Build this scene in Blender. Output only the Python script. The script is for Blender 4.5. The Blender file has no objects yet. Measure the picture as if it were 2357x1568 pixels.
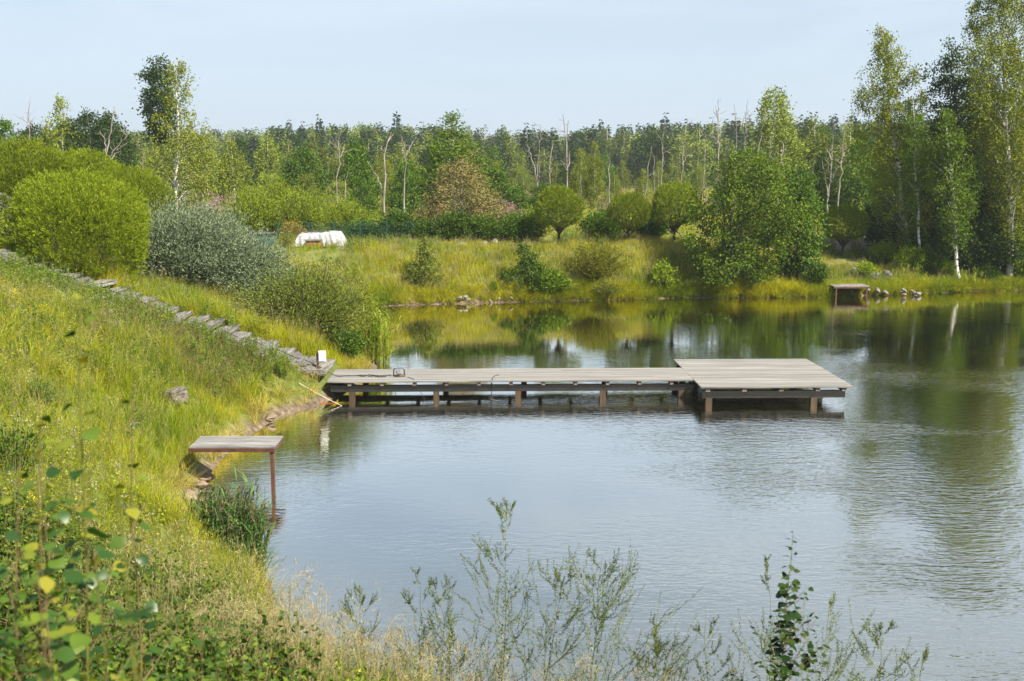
import bpy, bmesh, math, random
import numpy as np
from mathutils import Vector

# ------------------------------------------------------------------ camera, sky, sun, exposure
sc = bpy.context.scene
COL = sc.collection
EYE = 5.9
FPX = 2487.0                                   # focal length in pixels of a 2356 px wide picture
PITCH = math.atan(394 / FPX)
cam_d = bpy.data.cameras.new('camera'); cam = bpy.data.objects.new('camera', cam_d); COL.objects.link(cam)
cam.location = (0, 0, EYE); cam.rotation_euler = (math.pi / 2 - PITCH, 0, 0)
cam_d.sensor_width = 36; cam_d.lens = 36 * FPX / 2356; cam_d.clip_start = .05; cam_d.clip_end = 3000
cam_d.dof.use_dof = True; cam_d.dof.focus_distance = 27; cam_d.dof.aperture_fstop = 4.5
sc.camera = cam

SUN_EL, SUN_AZ = math.radians(47), math.radians(126)      # azimuth clockwise from +Y: right of and a little behind the camera
world = bpy.data.worlds.new('World'); sc.world = world; world.use_nodes = True
wt = world.node_tree; wt.nodes.clear()
w_out = wt.nodes.new('ShaderNodeOutputWorld'); w_bg = wt.nodes.new('ShaderNodeBackground')
w_sky = wt.nodes.new('ShaderNodeTexSky'); w_sky.sky_type = 'NISHITA'; w_sky.sun_disc = False
w_sky.sun_elevation = SUN_EL; w_sky.sun_rotation = SUN_AZ; w_sky.air_density = 1.0; w_sky.dust_density = 1.0; w_sky.ozone_density = 1.3
w_bg.inputs['Strength'].default_value = .072
w_tc = wt.nodes.new('ShaderNodeTexCoord'); w_map = wt.nodes.new('ShaderNodeMapping'); w_map.inputs['Scale'].default_value = (1.0, 1.0, 5.5)
w_no = wt.nodes.new('ShaderNodeTexNoise'); w_no.inputs['Scale'].default_value = 2.1; w_no.inputs['Detail'].default_value = 7; w_no.inputs['Roughness'].default_value = .55
w_no.inputs['Distortion'].default_value = .6
w_rp = wt.nodes.new('ShaderNodeMapRange'); w_rp.inputs['From Min'].default_value = .33; w_rp.inputs['From Max'].default_value = .7
w_rp.inputs['To Min'].default_value = .18; w_rp.inputs['To Max'].default_value = .78
w_sep = wt.nodes.new('ShaderNodeSeparateXYZ'); w_hz = wt.nodes.new('ShaderNodeMapRange'); w_hz.inputs['From Min'].default_value = 0; w_hz.inputs['From Max'].default_value = .2
w_hz.inputs['To Min'].default_value = .9; w_hz.inputs['To Max'].default_value = 0; w_max = wt.nodes.new('ShaderNodeMix'); w_max.data_type = 'RGBA'; w_max.inputs[7].default_value = (4.2, 5.1, 6.2, 1)   # bluish veil down to the horizon
w_mix = wt.nodes.new('ShaderNodeMix'); w_mix.data_type = 'RGBA'
w_mix.inputs[7].default_value = (5.6, 6.25, 7.0, 1)        # thin veil of high cloud
for a, b in ((w_tc.outputs['Generated'], w_map.inputs['Vector']), (w_map.outputs[0], w_no.inputs['Vector']), (w_no.outputs[0], w_rp.inputs['Value']),
             (w_tc.outputs['Generated'], w_sep.inputs[0]), (w_sep.outputs[2], w_hz.inputs['Value']), (w_rp.outputs[0], w_mix.inputs[0]), (w_hz.outputs[0], w_max.inputs[0]), (w_mix.outputs[2], w_max.inputs[6]), (w_sky.outputs[0], w_mix.inputs[6]), (w_max.outputs[2], w_bg.inputs['Color']), (w_bg.outputs[0], w_out.inputs[0])):
    wt.links.new(a, b)

sun_d = bpy.data.lights.new('sun', 'SUN'); sun_d.energy = 5.0; sun_d.angle = math.radians(.55); sun_d.color = (1, .915, .75)
sun = bpy.data.objects.new('sun', sun_d); COL.objects.link(sun)
to_sun = Vector((math.sin(SUN_AZ) * math.cos(SUN_EL), math.cos(SUN_AZ) * math.cos(SUN_EL), math.sin(SUN_EL)))
sun.rotation_euler = to_sun.to_track_quat('Z', 'Y').to_euler(); sun.location = (40, -20, 60)
sc.view_settings.view_transform = 'Standard'; sc.view_settings.look = 'None'; sc.view_settings.gamma = 1; sc.view_settings.exposure = 1.05
sc.render.engine = 'CYCLES'
sc.cycles.max_bounces = 7; sc.cycles.diffuse_bounces = 3; sc.cycles.glossy_bounces = 3; sc.cycles.transmission_bounces = 4
sc.cycles.caustics_reflective = False; sc.cycles.caustics_refractive = False

# ------------------------------------------------------------------ measuring: a pixel of the 2356x1568 picture to a point
def ray(u, v):
    xc = (u - 1178) / FPX; yc = (784 - v) / FPX
    return xc, math.cos(PITCH) + yc * math.sin(PITCH), -math.sin(PITCH) + yc * math.cos(PITCH)
def on(u, v, z=0.):
    x, y, w = ray(u, v); t = (z - EYE) / w
    return Vector((x * t, y * t, z))
def at(u, v, Y):
    x, y, w = ray(u, v); t = Y / y
    return Vector((x * t, Y, EYE + w * t))

# ------------------------------------------------------------------ mesh helpers
def mk(name, parts, mats, smooth=False):
    """parts: (V, F, material index, per-face random or None)"""
    me = bpy.data.meshes.new(name)
    parts = [p for p in parts if len(p[1])]
    nv = sum(len(p[0]) for p in parts); nl = sum(p[1].size for p in parts); nf = sum(len(p[1]) for p in parts)
    me.vertices.add(nv); me.loops.add(nl); me.polygons.add(nf)
    me.vertices.foreach_set('co', np.concatenate([np.asarray(p[0], np.float32).reshape(-1, 3) for p in parts]).ravel())
    li, st, mi, rn = [], [], [], []
    off = 0; ls = 0
    for p in parts:
        F = np.asarray(p[1], np.int32); k = F.shape[1]
        li.append((F + off).ravel()); st.append(ls + np.arange(len(F), dtype=np.int32) * k); ls += F.size; off += len(p[0])
        mi.append(np.full(len(F), p[2], np.int32))
        rn.append(np.asarray(p[3], np.float32) if len(p) > 3 and p[3] is not None else np.full(len(F), .5, np.float32))
    me.loops.foreach_set('vertex_index', np.concatenate(li)); me.polygons.foreach_set('loop_start', np.concatenate(st))
    for m in mats: me.materials.append(m)
    me.polygons.foreach_set('material_index', np.concatenate(mi))
    a = me.attributes.new('rnd', 'FLOAT', 'FACE'); a.data.foreach_set('value', np.concatenate(rn))
    me.polygons.foreach_set('use_smooth', np.full(nf, bool(smooth)))
    me.update(calc_edges=True)
    return me

def nrm(a):
    return a / np.maximum(np.linalg.norm(a, axis=-1, keepdims=True), 1e-9)

def leaves(rng, P, D, L, W, fold=.12, flat=None):
    """one rhombic leaf per row: base P, axis D"""
    n = len(P); D = nrm(D)
    R = rng.normal(size=(n, 3))
    if flat is not None: R = np.cross(D, np.array([0, 0, 1.]) + flat * R)
    S = nrm(R - (R * D).sum(1, keepdims=True) * D); N = np.cross(D, S)
    L = np.broadcast_to(np.asarray(L, float), (n,)) * rng.uniform(.7, 1.2, n); W = np.broadcast_to(np.asarray(W, float), (n,)) * rng.uniform(.75, 1.2, n)
    L = L[:, None]; W = W[:, None]
    m = P + D * L * .45 + N * W * fold
    V = np.stack([P, m + S * W * .5, P + D * L - N * W * fold, m - S * W * .5], 1).reshape(-1, 3)
    F = np.arange(4 * n).reshape(n, 4)
    return V, F, rng.uniform(0, 1, n)

def tube(pts, rad, s=6):
    pts = np.asarray(pts, float); n = len(pts); rad = np.broadcast_to(np.asarray(rad, float), (n,))
    T = np.gradient(pts, axis=0); T = nrm(T)
    ref = np.array([1., 0, 0]) if abs(T[:, 0]).mean() < .8 else np.array([0, 1., 0])
    A = nrm(np.cross(T, ref)); B = np.cross(T, A)
    an = np.linspace(0, 2 * math.pi, s, endpoint=False)
    V = pts[:, None] + rad[:, None, None] * (A[:, None] * np.cos(an)[None, :, None] + B[:, None] * np.sin(an)[None, :, None])
    i = np.arange(n - 1)[:, None] * s; j = np.arange(s)[None]
    F = np.stack([i + j, i + (j + 1) % s, i + s + (j + 1) % s, i + s + j], -1).reshape(-1, 4)
    return V.reshape(-1, 3), F

def ctube(pts, rad, s=6):
    """tube with closed ends"""
    V, F = tube(pts, rad, s); n = len(V)
    V = np.concatenate([V, [np.asarray(pts[0], float), np.asarray(pts[-1], float)]])
    j = np.arange(s); k = n - s
    E = np.concatenate([np.stack([j, (j + 1) % s, np.full(s, n), np.full(s, n)], 1)[:, :3], np.stack([k + (j + 1) % s, k + j, np.full(s, n + 1)], 1)])
    return [(V, F), (V, E)]

def boxv(c, s, rz=0., tilt=0.):
    c = np.asarray(c, float); s = np.asarray(s, float) / 2
    V = np.array([[x, y, z] for z in (-1, 1) for x, y in ((-1, -1), (1, -1), (1, 1), (-1, 1))], float) * s
    if tilt: 
        ca, sa = math.cos(tilt), math.sin(tilt); V = V @ np.array([[ca, 0, -sa], [0, 1, 0], [sa, 0, ca]])
    ca, sa = math.cos(rz), math.sin(rz)
    V = V @ np.array([[ca, sa, 0], [-sa, ca, 0], [0, 0, 1]])
    F = np.array([[3, 2, 1, 0], [4, 5, 6, 7], [0, 1, 5, 4], [1, 2, 6, 5], [2, 3, 7, 6], [3, 0, 4, 7]])
    return V + c, F

def worn_box(rng, s, bev=.02, rough=.012, cuts=3):
    """bevelled and slightly battered block round the origin, standing on z = 0"""
    bm = bmesh.new(); bmesh.ops.create_cube(bm, size=1)
    for v in bm.verts: v.co = Vector((v.co.x * s[0], v.co.y * s[1], (v.co.z + .5) * s[2]))
    bmesh.ops.subdivide_edges(bm, edges=bm.edges[:], cuts=cuts, use_grid_fill=True)
    sharp = [e for e in bm.edges if len(e.link_faces) == 2 and e.calc_face_angle() > .5]
    bmesh.ops.bevel(bm, geom=sharp, offset=bev, segments=2, affect='EDGES')
    for v in bm.verts: v.co += Vector(rng.normal(size=3) * rough)
    bmesh.ops.triangulate(bm, faces=bm.faces[:])
    bm.verts.ensure_lookup_table()
    V = np.array([v.co[:] for v in bm.verts]); F = np.array([[v.index for v in f.verts] for f in bm.faces]); bm.free()
    return V, F

def rockv(rng, sx, sy, sz, sub=3, amp=.22):
    bm = bmesh.new(); bmesh.ops.create_icosphere(bm, subdivisions=sub, radius=1)
    V = np.array([v.co[:] for v in bm.verts]); F = np.array([[v.index for v in f.verts] for f in bm.faces]); bm.free()
    d = np.ones(len(V))
    for k in range(7):
        a = rng.normal(size=3); d += amp * .45 * np.sin(V @ a * rng.uniform(1.2, 3.2) + rng.uniform(0, 6))
    for k in range(6):                              # broken facets
        a = nrm(rng.normal(size=3)); t = V @ a * d; d = np.where(t > .72, d * .72 / np.maximum(t, 1e-6), d)
    V = V * d[:, None] + rng.normal(size=V.shape) * .012
    return V * np.array([sx, sy, sz]), F

# ------------------------------------------------------------------ naming helpers
def tag(o, label=None, cat=None, group=None, kind=None):
    if label: o['label'] = label
    if cat: o['category'] = cat
    if group: o['group'] = group
    if kind: o['kind'] = kind
    return o
def link(name, me, parent=None, loc=(0, 0, 0)):
    o = bpy.data.objects.new(name, me); COL.objects.link(o); o.location = loc
    if parent: o.parent = parent
    return o
def thing(name, label, cat, loc=(0, 0, 0), group=None, rz=0., s=1.):
    o = bpy.data.objects.new(name, None); COL.objects.link(o); o.empty_display_size = .2
    o.location = loc; o.rotation_euler = (0, 0, rz)
    o.scale = (s, s, s) if np.isscalar(s) else s
    return tag(o, label, cat, group)
def dup(root, loc, rz=0., s=1., label=None, group=None):
    r = root.copy(); COL.objects.link(r); r.location = loc; r.rotation_euler = (0, 0, rz); r.scale = (s, s, s) if np.isscalar(s) else s
    tag(r, label, None, group)
    for ch in list(root.children):
        c = ch.copy(); COL.objects.link(c); c.parent = r
        for g in ch.children:
            d = g.copy(); COL.objects.link(d); d.parent = c
    return r

# ------------------------------------------------------------------ materials
def mat(name):
    m = bpy.data.materials.new(name); m.use_nodes = True; t = m.node_tree; t.nodes.clear()
    return m, t, lambda k: t.nodes.new('ShaderNode' + k), lambda a, b: t.links.new(a, b)
def ramp(node, stops):
    cr = node.color_ramp
    while len(cr.elements) > 1: cr.elements.remove(cr.elements[-1])
    for i, (p, c) in enumerate(stops):
        e = cr.elements[0] if i == 0 else cr.elements.new(p)
        e.position = p; e.color = (*c, 1)

def leaf_mat(name, cols, trans=.35, gloss=.06, patch=None, var=.18, rough=.55):
    """leaf colours drawn per leaf; patch = (scale, second colour list) varies by place in the world"""
    m, t, N, K = mat(name)
    at_ = N('Attribute'); at_.attribute_name = 'rnd'
    r1 = N('ValToRGB'); ramp(r1, [(i / max(1, len(cols) - 1), c) for i, c in enumerate(cols)]); K(at_.outputs['Fac'], r1.inputs[0])
    col = r1.outputs[0]
    if patch:
        geo = N('NewGeometry'); no = N('TexNoise'); no.inputs['Scale'].default_value = patch[0]; no.inputs['Detail'].default_value = 3
        K(geo.outputs['Position'], no.inputs['Vector'])
        r2 = N('ValToRGB'); ramp(r2, [(i / max(1, len(patch[1]) - 1), c) for i, c in enumerate(patch[1])]); K(at_.outputs['Fac'], r2.inputs[0])
        mr = N('MapRange'); mr.inputs['From Min'].default_value = .4; mr.inputs['From Max'].default_value = .62; K(no.outputs[0], mr.inputs['Value'])
        mx = N('Mix'); mx.data_type = 'RGBA'; K(mr.outputs[0], mx.inputs[0]); K(col, mx.inputs[6]); K(r2.outputs[0], mx.inputs[7]); col = mx.outputs[2]
    oi = N('ObjectInfo'); hs = N('HueSaturation')
    mv = N('MapRange'); mv.inputs['To Min'].default_value = 1 - var; mv.inputs['To Max'].default_value = 1 + var; K(oi.outputs['Random'], mv.inputs['Value'])
    K(mv.outputs[0], hs.inputs['Value']); K(col, hs.inputs['Color']); col = hs.outputs[0]
    di = N('BsdfDiffuse'); tr = N('BsdfTranslucent'); mx1 = N('MixShader'); mx1.inputs[0].default_value = trans * .72
    K(col, di.inputs[0])
    ht = N('HueSaturation'); ht.inputs['Hue'].default_value = .485; ht.inputs['Saturation'].default_value = 1.12; ht.inputs['Value'].default_value = 1.15; K(col, ht.inputs['Color']); K(ht.outputs[0], tr.inputs[0])
    K(di.outputs[0], mx1.inputs[1]); K(tr.outputs[0], mx1.inputs[2])
    gl = N('BsdfGlossy'); gl.inputs['Roughness'].default_value = rough; mx2 = N('MixShader'); mx2.inputs[0].default_value = gloss * (.35 if 'aspen' in name else .15)
    K(mx1.outputs[0], mx2.inputs[1]); K(gl.outputs[0], mx2.inputs[2])
    out = N('OutputMaterial'); K(mx2.outputs[0], out.inputs[0])
    return m

def solid_mat(name, c1, c2, scale=(4, 4, 4), rough=.8, bump=.3, detail=6, lo=.35, hi=.65, rnd=0., third=None):
    """two-tone noise in object space; rnd mixes a per-face value in"""
    m, t, N, K = mat(name)
    tc = N('TexCoord'); mp = N('Mapping'); mp.inputs['Scale'].default_value = scale; no = N('TexNoise'); no.inputs['Scale'].default_value = 1; no.inputs['Detail'].default_value = detail
    K(tc.outputs['Object'], mp.inputs[0]); K(mp.outputs[0], no.inputs['Vector'])
    r = N('ValToRGB'); st = [(lo, c1), (hi, c2)]
    if third: st.append((min(1, hi + .14), third))
    ramp(r, st); K(no.outputs[0], r.inputs[0]); col = r.outputs[0]
    if rnd:
        a = N('Attribute'); a.attribute_name = 'rnd'; mr = N('MapRange'); mr.inputs['To Min'].default_value = 1 - rnd; mr.inputs['To Max'].default_value = 1 + rnd
        K(a.outputs['Fac'], mr.inputs['Value']); hs = N('HueSaturation'); K(mr.outputs[0], hs.inputs['Value']); K(col, hs.inputs['Color']); col = hs.outputs[0]
    b = N('BsdfPrincipled'); b.inputs['Roughness'].default_value = rough; K(col, b.inputs['Base Color'])
    if bump:
        bp = N('Bump'); bp.inputs['Strength'].default_value = bump; bp.inputs['Distance'].default_value = .02; K(no.outputs[0], bp.inputs['Height']); K(bp.outputs[0], b.inputs['Normal'])
    out = N('OutputMaterial'); K(b.outputs[0], out.inputs[0])
    return m

M = {}
M['birch'] = leaf_mat('birch_leaf', [(0.118, 0.157, 0.010), (0.180, 0.225, 0.014), (0.268, 0.283, 0.023)], .35, .08)
M['birch_yellow'] = leaf_mat('yellowing_birch_leaf', [(0.119, 0.160, 0.013), (0.189, 0.224, 0.018), (0.268, 0.288, 0.029)], .35, .08)
M['alder'] = leaf_mat('alder_leaf', [(0.036, 0.083, 0.006), (0.072, 0.143, 0.009), (0.130, 0.214, 0.016)], .3, .1)
M['alder_bright'] = leaf_mat('bright_alder_leaf', [(0.062, 0.122, 0.004), (0.112, 0.196, 0.008), (0.212, 0.295, 0.014)], .38, .1)
M['dark'] = leaf_mat('dark_leaf', [(0.015, 0.038, 0.005), (0.031, 0.064, 0.007), (0.050, 0.093, 0.010)], .28, .1)
M['willow'] = leaf_mat('round_willow_leaf', [(0.105, 0.157, 0.005), (0.173, 0.238, 0.007), (0.303, 0.349, 0.024)], .34, .1)
M['silver'] = leaf_mat('silver_willow_leaf', [(.105, .145, .075), (.175, .225, .125), (.3, .355, .22)], .25, .08)
M['osier'] = leaf_mat('osier_leaf', [(0.096, 0.135, 0.018), (0.152, 0.193, 0.027), (0.240, 0.271, 0.048)], .32, .08)
M['brown'] = leaf_mat('browned_leaf', [(.17, .19, .05), (.26, .23, .085), (.24, .18, .075), (.15, .18, .045)], .3, .03)
M['orange'] = leaf_mat('orange_leaf', [(.15, .17, .015), (.26, .2, .02), (.33, .2, .025)], .3, .04)
M['olive'] = leaf_mat('olive_leaf', [(0.097, 0.127, 0.006), (0.171, 0.184, 0.010), (0.268, 0.252, 0.017)], .35, .08)
M['lime'] = leaf_mat('lime_leaf', [(0.129, 0.213, 0.005), (0.220, 0.315, 0.007), (0.336, 0.416, 0.013)], .42, .08)
M['spruce'] = leaf_mat('spruce_needle', [(0.018, 0.039, 0.015), (0.031, 0.058, 0.020), (0.046, 0.078, 0.025)], .1, .04)
M['far_leaf'] = leaf_mat('far_leaf', [(0.110, 0.161, 0.024), (0.174, 0.222, 0.031), (0.248, 0.278, 0.044)], .3, .05, var=.3)
M['grass'] = leaf_mat('grass_blade', [(.24, .29, .008), (.39, .405, .01), (.56, .49, .022)], .45, .04, (.3, [(.09, .18, .008), (.18, .27, .012), (.35, .37, .02)]), .18)
M['grass_dry'] = leaf_mat('dry_grass_blade', [(.38, .31, .075), (.5, .41, .11), (.33, .33, .04)], .35, .03)
M['straw'] = leaf_mat('pale_straw', [(.3, .25, .12), (.44, .37, .2), (.27, .26, .09)], .35, .03)
M['fringe'] = leaf_mat('fringe_weed_leaf', [(.06, .11, .012), (.11, .16, .018), (.19, .24, .035), (.27, .27, .08)], .38, .05)
M['weed'] = leaf_mat('weed_leaf', [(0.094, 0.170, 0.005), (0.173, 0.248, 0.008), (0.290, 0.338, 0.016), (0.437, 0.442, 0.040)], .38, .08, (.6, [(.12, .16, .01), (.22, .25, .015), (.36, .35, .045)]), .15)
M['leafy'] = leaf_mat('undergrowth_leaf', [(.025, .065, .01), (.05, .105, .014), (.085, .15, .018), (.16, .21, .025)], .4, .08)
M['reed'] = leaf_mat('reed_blade', [(0.143, 0.240, 0.019), (0.239, 0.330, 0.027), (0.413, 0.405, 0.038)], .35, .1)
M['reed_green'] = leaf_mat('green_reed_blade', [(.045, .11, .03), (.08, .16, .035), (.14, .2, .05)], .35, .1)
M['plume'] = leaf_mat('reed_plume', [(.09, .06, .05), (.14, .1, .07)], .2, .02)
M['melilot'] = leaf_mat('clover_leaf', [(0.052, 0.094, 0.011), (0.090, 0.133, 0.019), (0.150, 0.187, 0.033)], .35, .08)
M['aspen'] = leaf_mat('aspen_leaf', [(0.012, 0.035, 0.006), (0.021, 0.052, 0.008), (0.039, 0.075, 0.012), (0.061, 0.099, 0.018)], .4, .07, var=.05, rough=.4)  # greens darkened to stand in for shade on the seedling
M['aspen_mixed'] = leaf_mat('turning_aspen_leaf', [(.02, .06, .012), (.035, .09, .015), (.06, .125, .015), (.1, .17, .02), (.15, .21, .02), (.27, .25, .02)], .5, .1, var=.05, rough=.4)
M['yellow'] = leaf_mat('yellow_petal', [(.7, .5, .01), (.8, .6, .03)], .3, .02)
M['white'] = leaf_mat('white_petal', [(.75, .75, .65), (.8, .8, .75)], .3, .02)
M['purple'] = leaf_mat('purple_petal', [(.25, .16, .42), (.35, .25, .5)], .3, .02)
M['pink'] = leaf_mat('fireweed_flower', [(.33, .17, .24), (.4, .25, .3), (.24, .18, .12)], .3, .02)
M['bark'] = solid_mat('grey_brown_bark', (.06, .045, .035), (.17, .14, .115), (9, 9, 3))
M['bark_dark'] = solid_mat('dark_bark', (.025, .02, .016), (.075, .06, .05), (9, 9, 3))
M['dead'] = solid_mat('bleached_dead_wood', (.12, .1, .085), (.33, .29, .255), (6, 6, 2.2), lo=.3, hi=.6)
M['birch_bark'] = solid_mat('birch_bark', (.035, .03, .027), (.68, .65, .6), (3, 3, 9), .7, .2, 4, .38, .47)
M['stem'] = solid_mat('green_stem', (.13, .16, .04), (.2, .2, .06), (9, 9, 9), .6, 0)
M['stem_red'] = solid_mat('brown_stem', (.1, .07, .03), (.2, .14, .05), (9, 9, 9), .6, 0)
M['stem_yellow'] = solid_mat('yellow_stem', (.1, .11, .02), (.17, .165, .03), (9, 9, 9), .5, 0)
M['deck'] = solid_mat('weathered_decking', (.12, .114, .107), (.31, .296, .278), (.7, 40, 8), .75, .3, 9, .3, .66, .2)
M['deck_grey'] = solid_mat('grey_weathered_board', (.13, .127, .124), (.31, .3, .29), (2.2, 30, 8), .75, .35, 8, .34, .66, .14)
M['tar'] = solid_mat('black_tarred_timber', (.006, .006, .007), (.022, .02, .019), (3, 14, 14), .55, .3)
M['post'] = solid_mat('wet_pine_post', (.03, .02, .012), (.1, .06, .03), (12, 12, 1.5), .6, .25, rnd=.1)
M['joist'] = solid_mat('grey_joist_end', (.17, .13, .11), (.3, .24, .21), (12, 3, 12), .8, .3, rnd=.3)
M['sleeper'] = solid_mat('weathered_sleeper', (.06, .056, .054), (.27, .255, .245), (16, 1.8, 16), .85, .6, 9, .3, .68, .2)
M['stump'] = solid_mat('split_log', (.04, .034, .027), (.2, .175, .145), (22, 4, 22), .85, .7, 9, .3, .66, .2)
M['rust'] = solid_mat('red_brown_painted_steel', (.065, .024, .016), (.125, .05, .03), (7, 7, 7), .6, .15)
M['white_box'] = solid_mat('white_enamel', (.72, .73, .74), (.8, .8, .79), (5, 5, 5), .35, 0)
M['cable'] = solid_mat('black_cable', (.012, .012, .014), (.03, .03, .03), (9, 9, 9), .5, 0)
M['steel'] = solid_mat('dull_steel', (.2, .2, .21), (.42, .43, .45), (7, 7, 7), .4, .05)
M['stick'] = solid_mat('peeled_stick', (.5, .43, .34), (.66, .6, .5), (6, 6, 6), .7, .1)
M['rock'] = solid_mat('grey_granite', (.1, .095, .093), (.28, .265, .255), (5, 5, 5), .85, .7, 9, .3, .7)
M['rock_warm'] = solid_mat('warm_granite', (.13, .085, .055), (.3, .23, .165), (6, 6, 6), .85, .7, 9, .3, .7)
M['tarp'] = solid_mat('white_tarpaulin', (.26, .27, .29), (.44, .44, .45), (4, 4, 7), .5, .9)
M['teal'] = solid_mat('teal_painted_board', (.03, .1, .11), (.055, .155, .165), (2, 2, 12), .55, .1)
M['slate'] = solid_mat('dark_roof_felt', (.05, .05, .055), (.12, .12, .13), (6, 6, 6), .8, .3)
M['orange_wood'] = solid_mat('orange_stained_wood', (.24, .085, .02), (.38, .15, .035), (3, 3, 9), .6, .15)
M['fence'] = solid_mat('dark_green_steel', (.008, .05, .045), (.016, .08, .07), (5, 5, 5), .45, 0)
M['soil'] = solid_mat('soil', (.12, .08, .05), (.26, .19, .13), (6, 6, 6), .95, .5)

# ------------------------------------------------------------------ the pond's outline and the lie of the land
_px = [(620, 1340), (540, 1290), (455, 1200), (430, 1165), (478, 1105), (500, 1060), (560, 1010), (600, 985), (645, 955), (700, 940), (745, 925), (790, 905),
       (835, 878), (868, 848), (850, 800), (835, 760), (842, 730), (858, 708), (900, 704), (1000, 701), (1100, 698), (1300, 693), (1450, 690), (1570, 686),
       (1700, 686), (1900, 684), (2000, 680), (2100, 677), (2230, 672), (2356, 668)]
SHORE = [(80, 8.0), (25, 8.2), (10, 8.5), (5, 8.7), (2, 8.9), (-.2, 9.4), (-1.4, 10.2), (-2.2, 11.3), (-2.8, 12.5), (-3.2, 13.8)] + [tuple(on(u, v))[:2] for u, v in _px] + [(33, 55), (50, 57), (80, 58)]
POLY = np.array(SHORE)
def sdist(x, y):
    """distance to the shoreline, positive on land"""
    x = np.asarray(x, float); y = np.asarray(y, float)
    d = np.full(x.shape, 1e9); ins = np.zeros(x.shape, bool)
    for (ax, ay), (bx, by) in zip(POLY, np.roll(POLY, -1, 0)):
        ex, ey = bx - ax, by - ay
        t = np.clip(((x - ax) * ex + (y - ay) * ey) / (ex * ex + ey * ey), 0, 1)
        d = np.minimum(d, np.hypot(x - ax - t * ex, y - ay - t * ey))
        c = (ay > y) != (by > y)
        with np.errstate(divide='ignore', invalid='ignore'):
            ins ^= c & (x < ex * (y - ay) / (ey if ey else 1e-12) + ax)
    return np.where(ins, -d, d)
def sm(a, b, x):
    t = np.clip((x - a) / (b - a), 0, 1); return t * t * (3 - 2 * t)
STX, STZ = [-14.2, -13.3, -11.4, -9.5, -7.7, -6.15, -5.0], [3.82, 3.58, 2.92, 2.22, 1.62, 1.05, .66]
def height(x, y):
    x = np.asarray(x, float); y = np.asarray(y, float); d = sdist(x, y)
    d = d + .22 * np.sin(x * 2.1 + y * 1.3) * np.sin(y * 1.7 - x * .6) * sm(.1, 1.2, d)
    near = np.interp(d, [0, .25, .6, 1, 2, 4, 6, 8, 11, 20, 60], [0, .22, .5, .78, 1.42, 2.5, 3.25, 3.65, 4.12, 4.5, 5])
    fl = np.interp(d, [0, .25, 1, 2.5, 4, 6, 10, 30, 80, 400], [0, .2, .68, 1.55, 2.15, 2.25, 2.28, 2.45, 2.9, 4.5])
    fr = np.interp(d, [0, .3, 1, 4, 8, 12, 30, 80, 400], [0, .14, .4, 1.2, 1.9, 2.1, 2.4, 2.9, 4.5])
    w = sm(8, 15, x); far = fl * (1 - w) + fr * w
    w = sm(29.3, 31.5, y); near = near * (1 - w) + w * np.interp(d, [0, .25, .6, 1, 2, 3, 5, 7, 11, 20, 60], [0, .15, .28, .42, .8, 1.4, 2.6, 3.3, 4.1, 4.5, 5])
    near = near * (1 - .16 * sm(22, 28, y))
    w = sm(33, 45, y + .25 * np.minimum(x + 6, 0)); z = near * (1 - w) + far * w
    zs = np.interp(x, STX, STZ) - .03                                       # the cut for the steps
    w = np.exp(-((y - 28.4) / np.where(y < 28.4, 1.5, 2.6)) ** 4) * sm(-16.5, -14.5, x) * (1 - sm(-5.2, -4.7, x)); z = z * (1 - w) + np.minimum(z + .4, zs) * w
    bump = .07 * np.sin(x * 1.9 + .7 * y) * np.sin(1.3 * y - .4 * x) + .05 * np.sin(3.7 * x + 1.2) * np.sin(4.1 * y)
    z = z + bump * sm(.4, 2.5, d)
    return np.where(d >= 0, z, -np.minimum(1.6, .45 * -d))
def gz(x, y): return float(height(np.array([x]), np.array([y]))[0])
def ground(u, v_hint, Y):
    """point of the land under picture column u at depth Y"""
    p = at(u, v_hint, Y); return Vector((p.x, Y, gz(p.x, Y)))

def bare(x, y):
    b = np.zeros(np.shape(x))
    for cx, cy, rx, ry in ((1.9, 54.6, 1.9, .9), (18.2, 59.5, 2.4, 1.8), (-.6, 53.3, 1.2, .35)):
        b = np.maximum(b, 1 - sm(.6, 1.2, np.hypot((x - cx) / rx, (y - cy) / ry)))
    return b

gx = np.concatenate([np.linspace(-900, -30, 22)[:-1], np.arange(-30, 34, .28), np.linspace(34, 900, 22)])
gy = np.concatenate([np.linspace(-300, -4, 12)[:-1], np.arange(-4, 66, .28), np.geomspace(66, 1600, 26)])
X, Y = np.meshgrid(gx, gy); Z = height(X, Y)
nx, ny = len(gx), len(gy); i = (np.arange(ny - 1)[:, None] * nx + np.arange(nx - 1)[None]).ravel()
me = mk('ground', [(np.stack([X, Y, Z], -1).reshape(-1, 3), np.stack([i, i + 1, i + nx + 1, i + nx], 1), 0, None)], [], True)
a = me.attributes.new('bare', 'FLOAT', 'POINT'); a.data.foreach_set('value', bare(X, Y).ravel().astype(np.float32))
m, t, N, K = mat('meadow_soil')
geo = N('NewGeometry'); n1 = N('TexNoise'); n1.inputs['Scale'].default_value = .5; n1.inputs['Detail'].default_value = 5; K(geo.outputs['Position'], n1.inputs['Vector'])
n2 = N('TexNoise'); n2.inputs['Scale'].default_value = 7; n2.inputs['Detail'].default_value = 8; K(geo.outputs['Position'], n2.inputs['Vector'])
r1 = N('ValToRGB'); ramp(r1, [(.35, (.07, .1, .018)), (.55, (.13, .15, .025)), (.72, (.2, .17, .06))]); K(n1.outputs[0], r1.inputs[0])
r2 = N('ValToRGB'); ramp(r2, [(.3, (.06, .042, .028)), (.52, (.13, .095, .062)), (.7, (.24, .185, .135))]); K(n2.outputs[0], r2.inputs[0])
sx = N('SeparateXYZ'); K(geo.outputs['Position'], sx.inputs[0])
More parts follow.
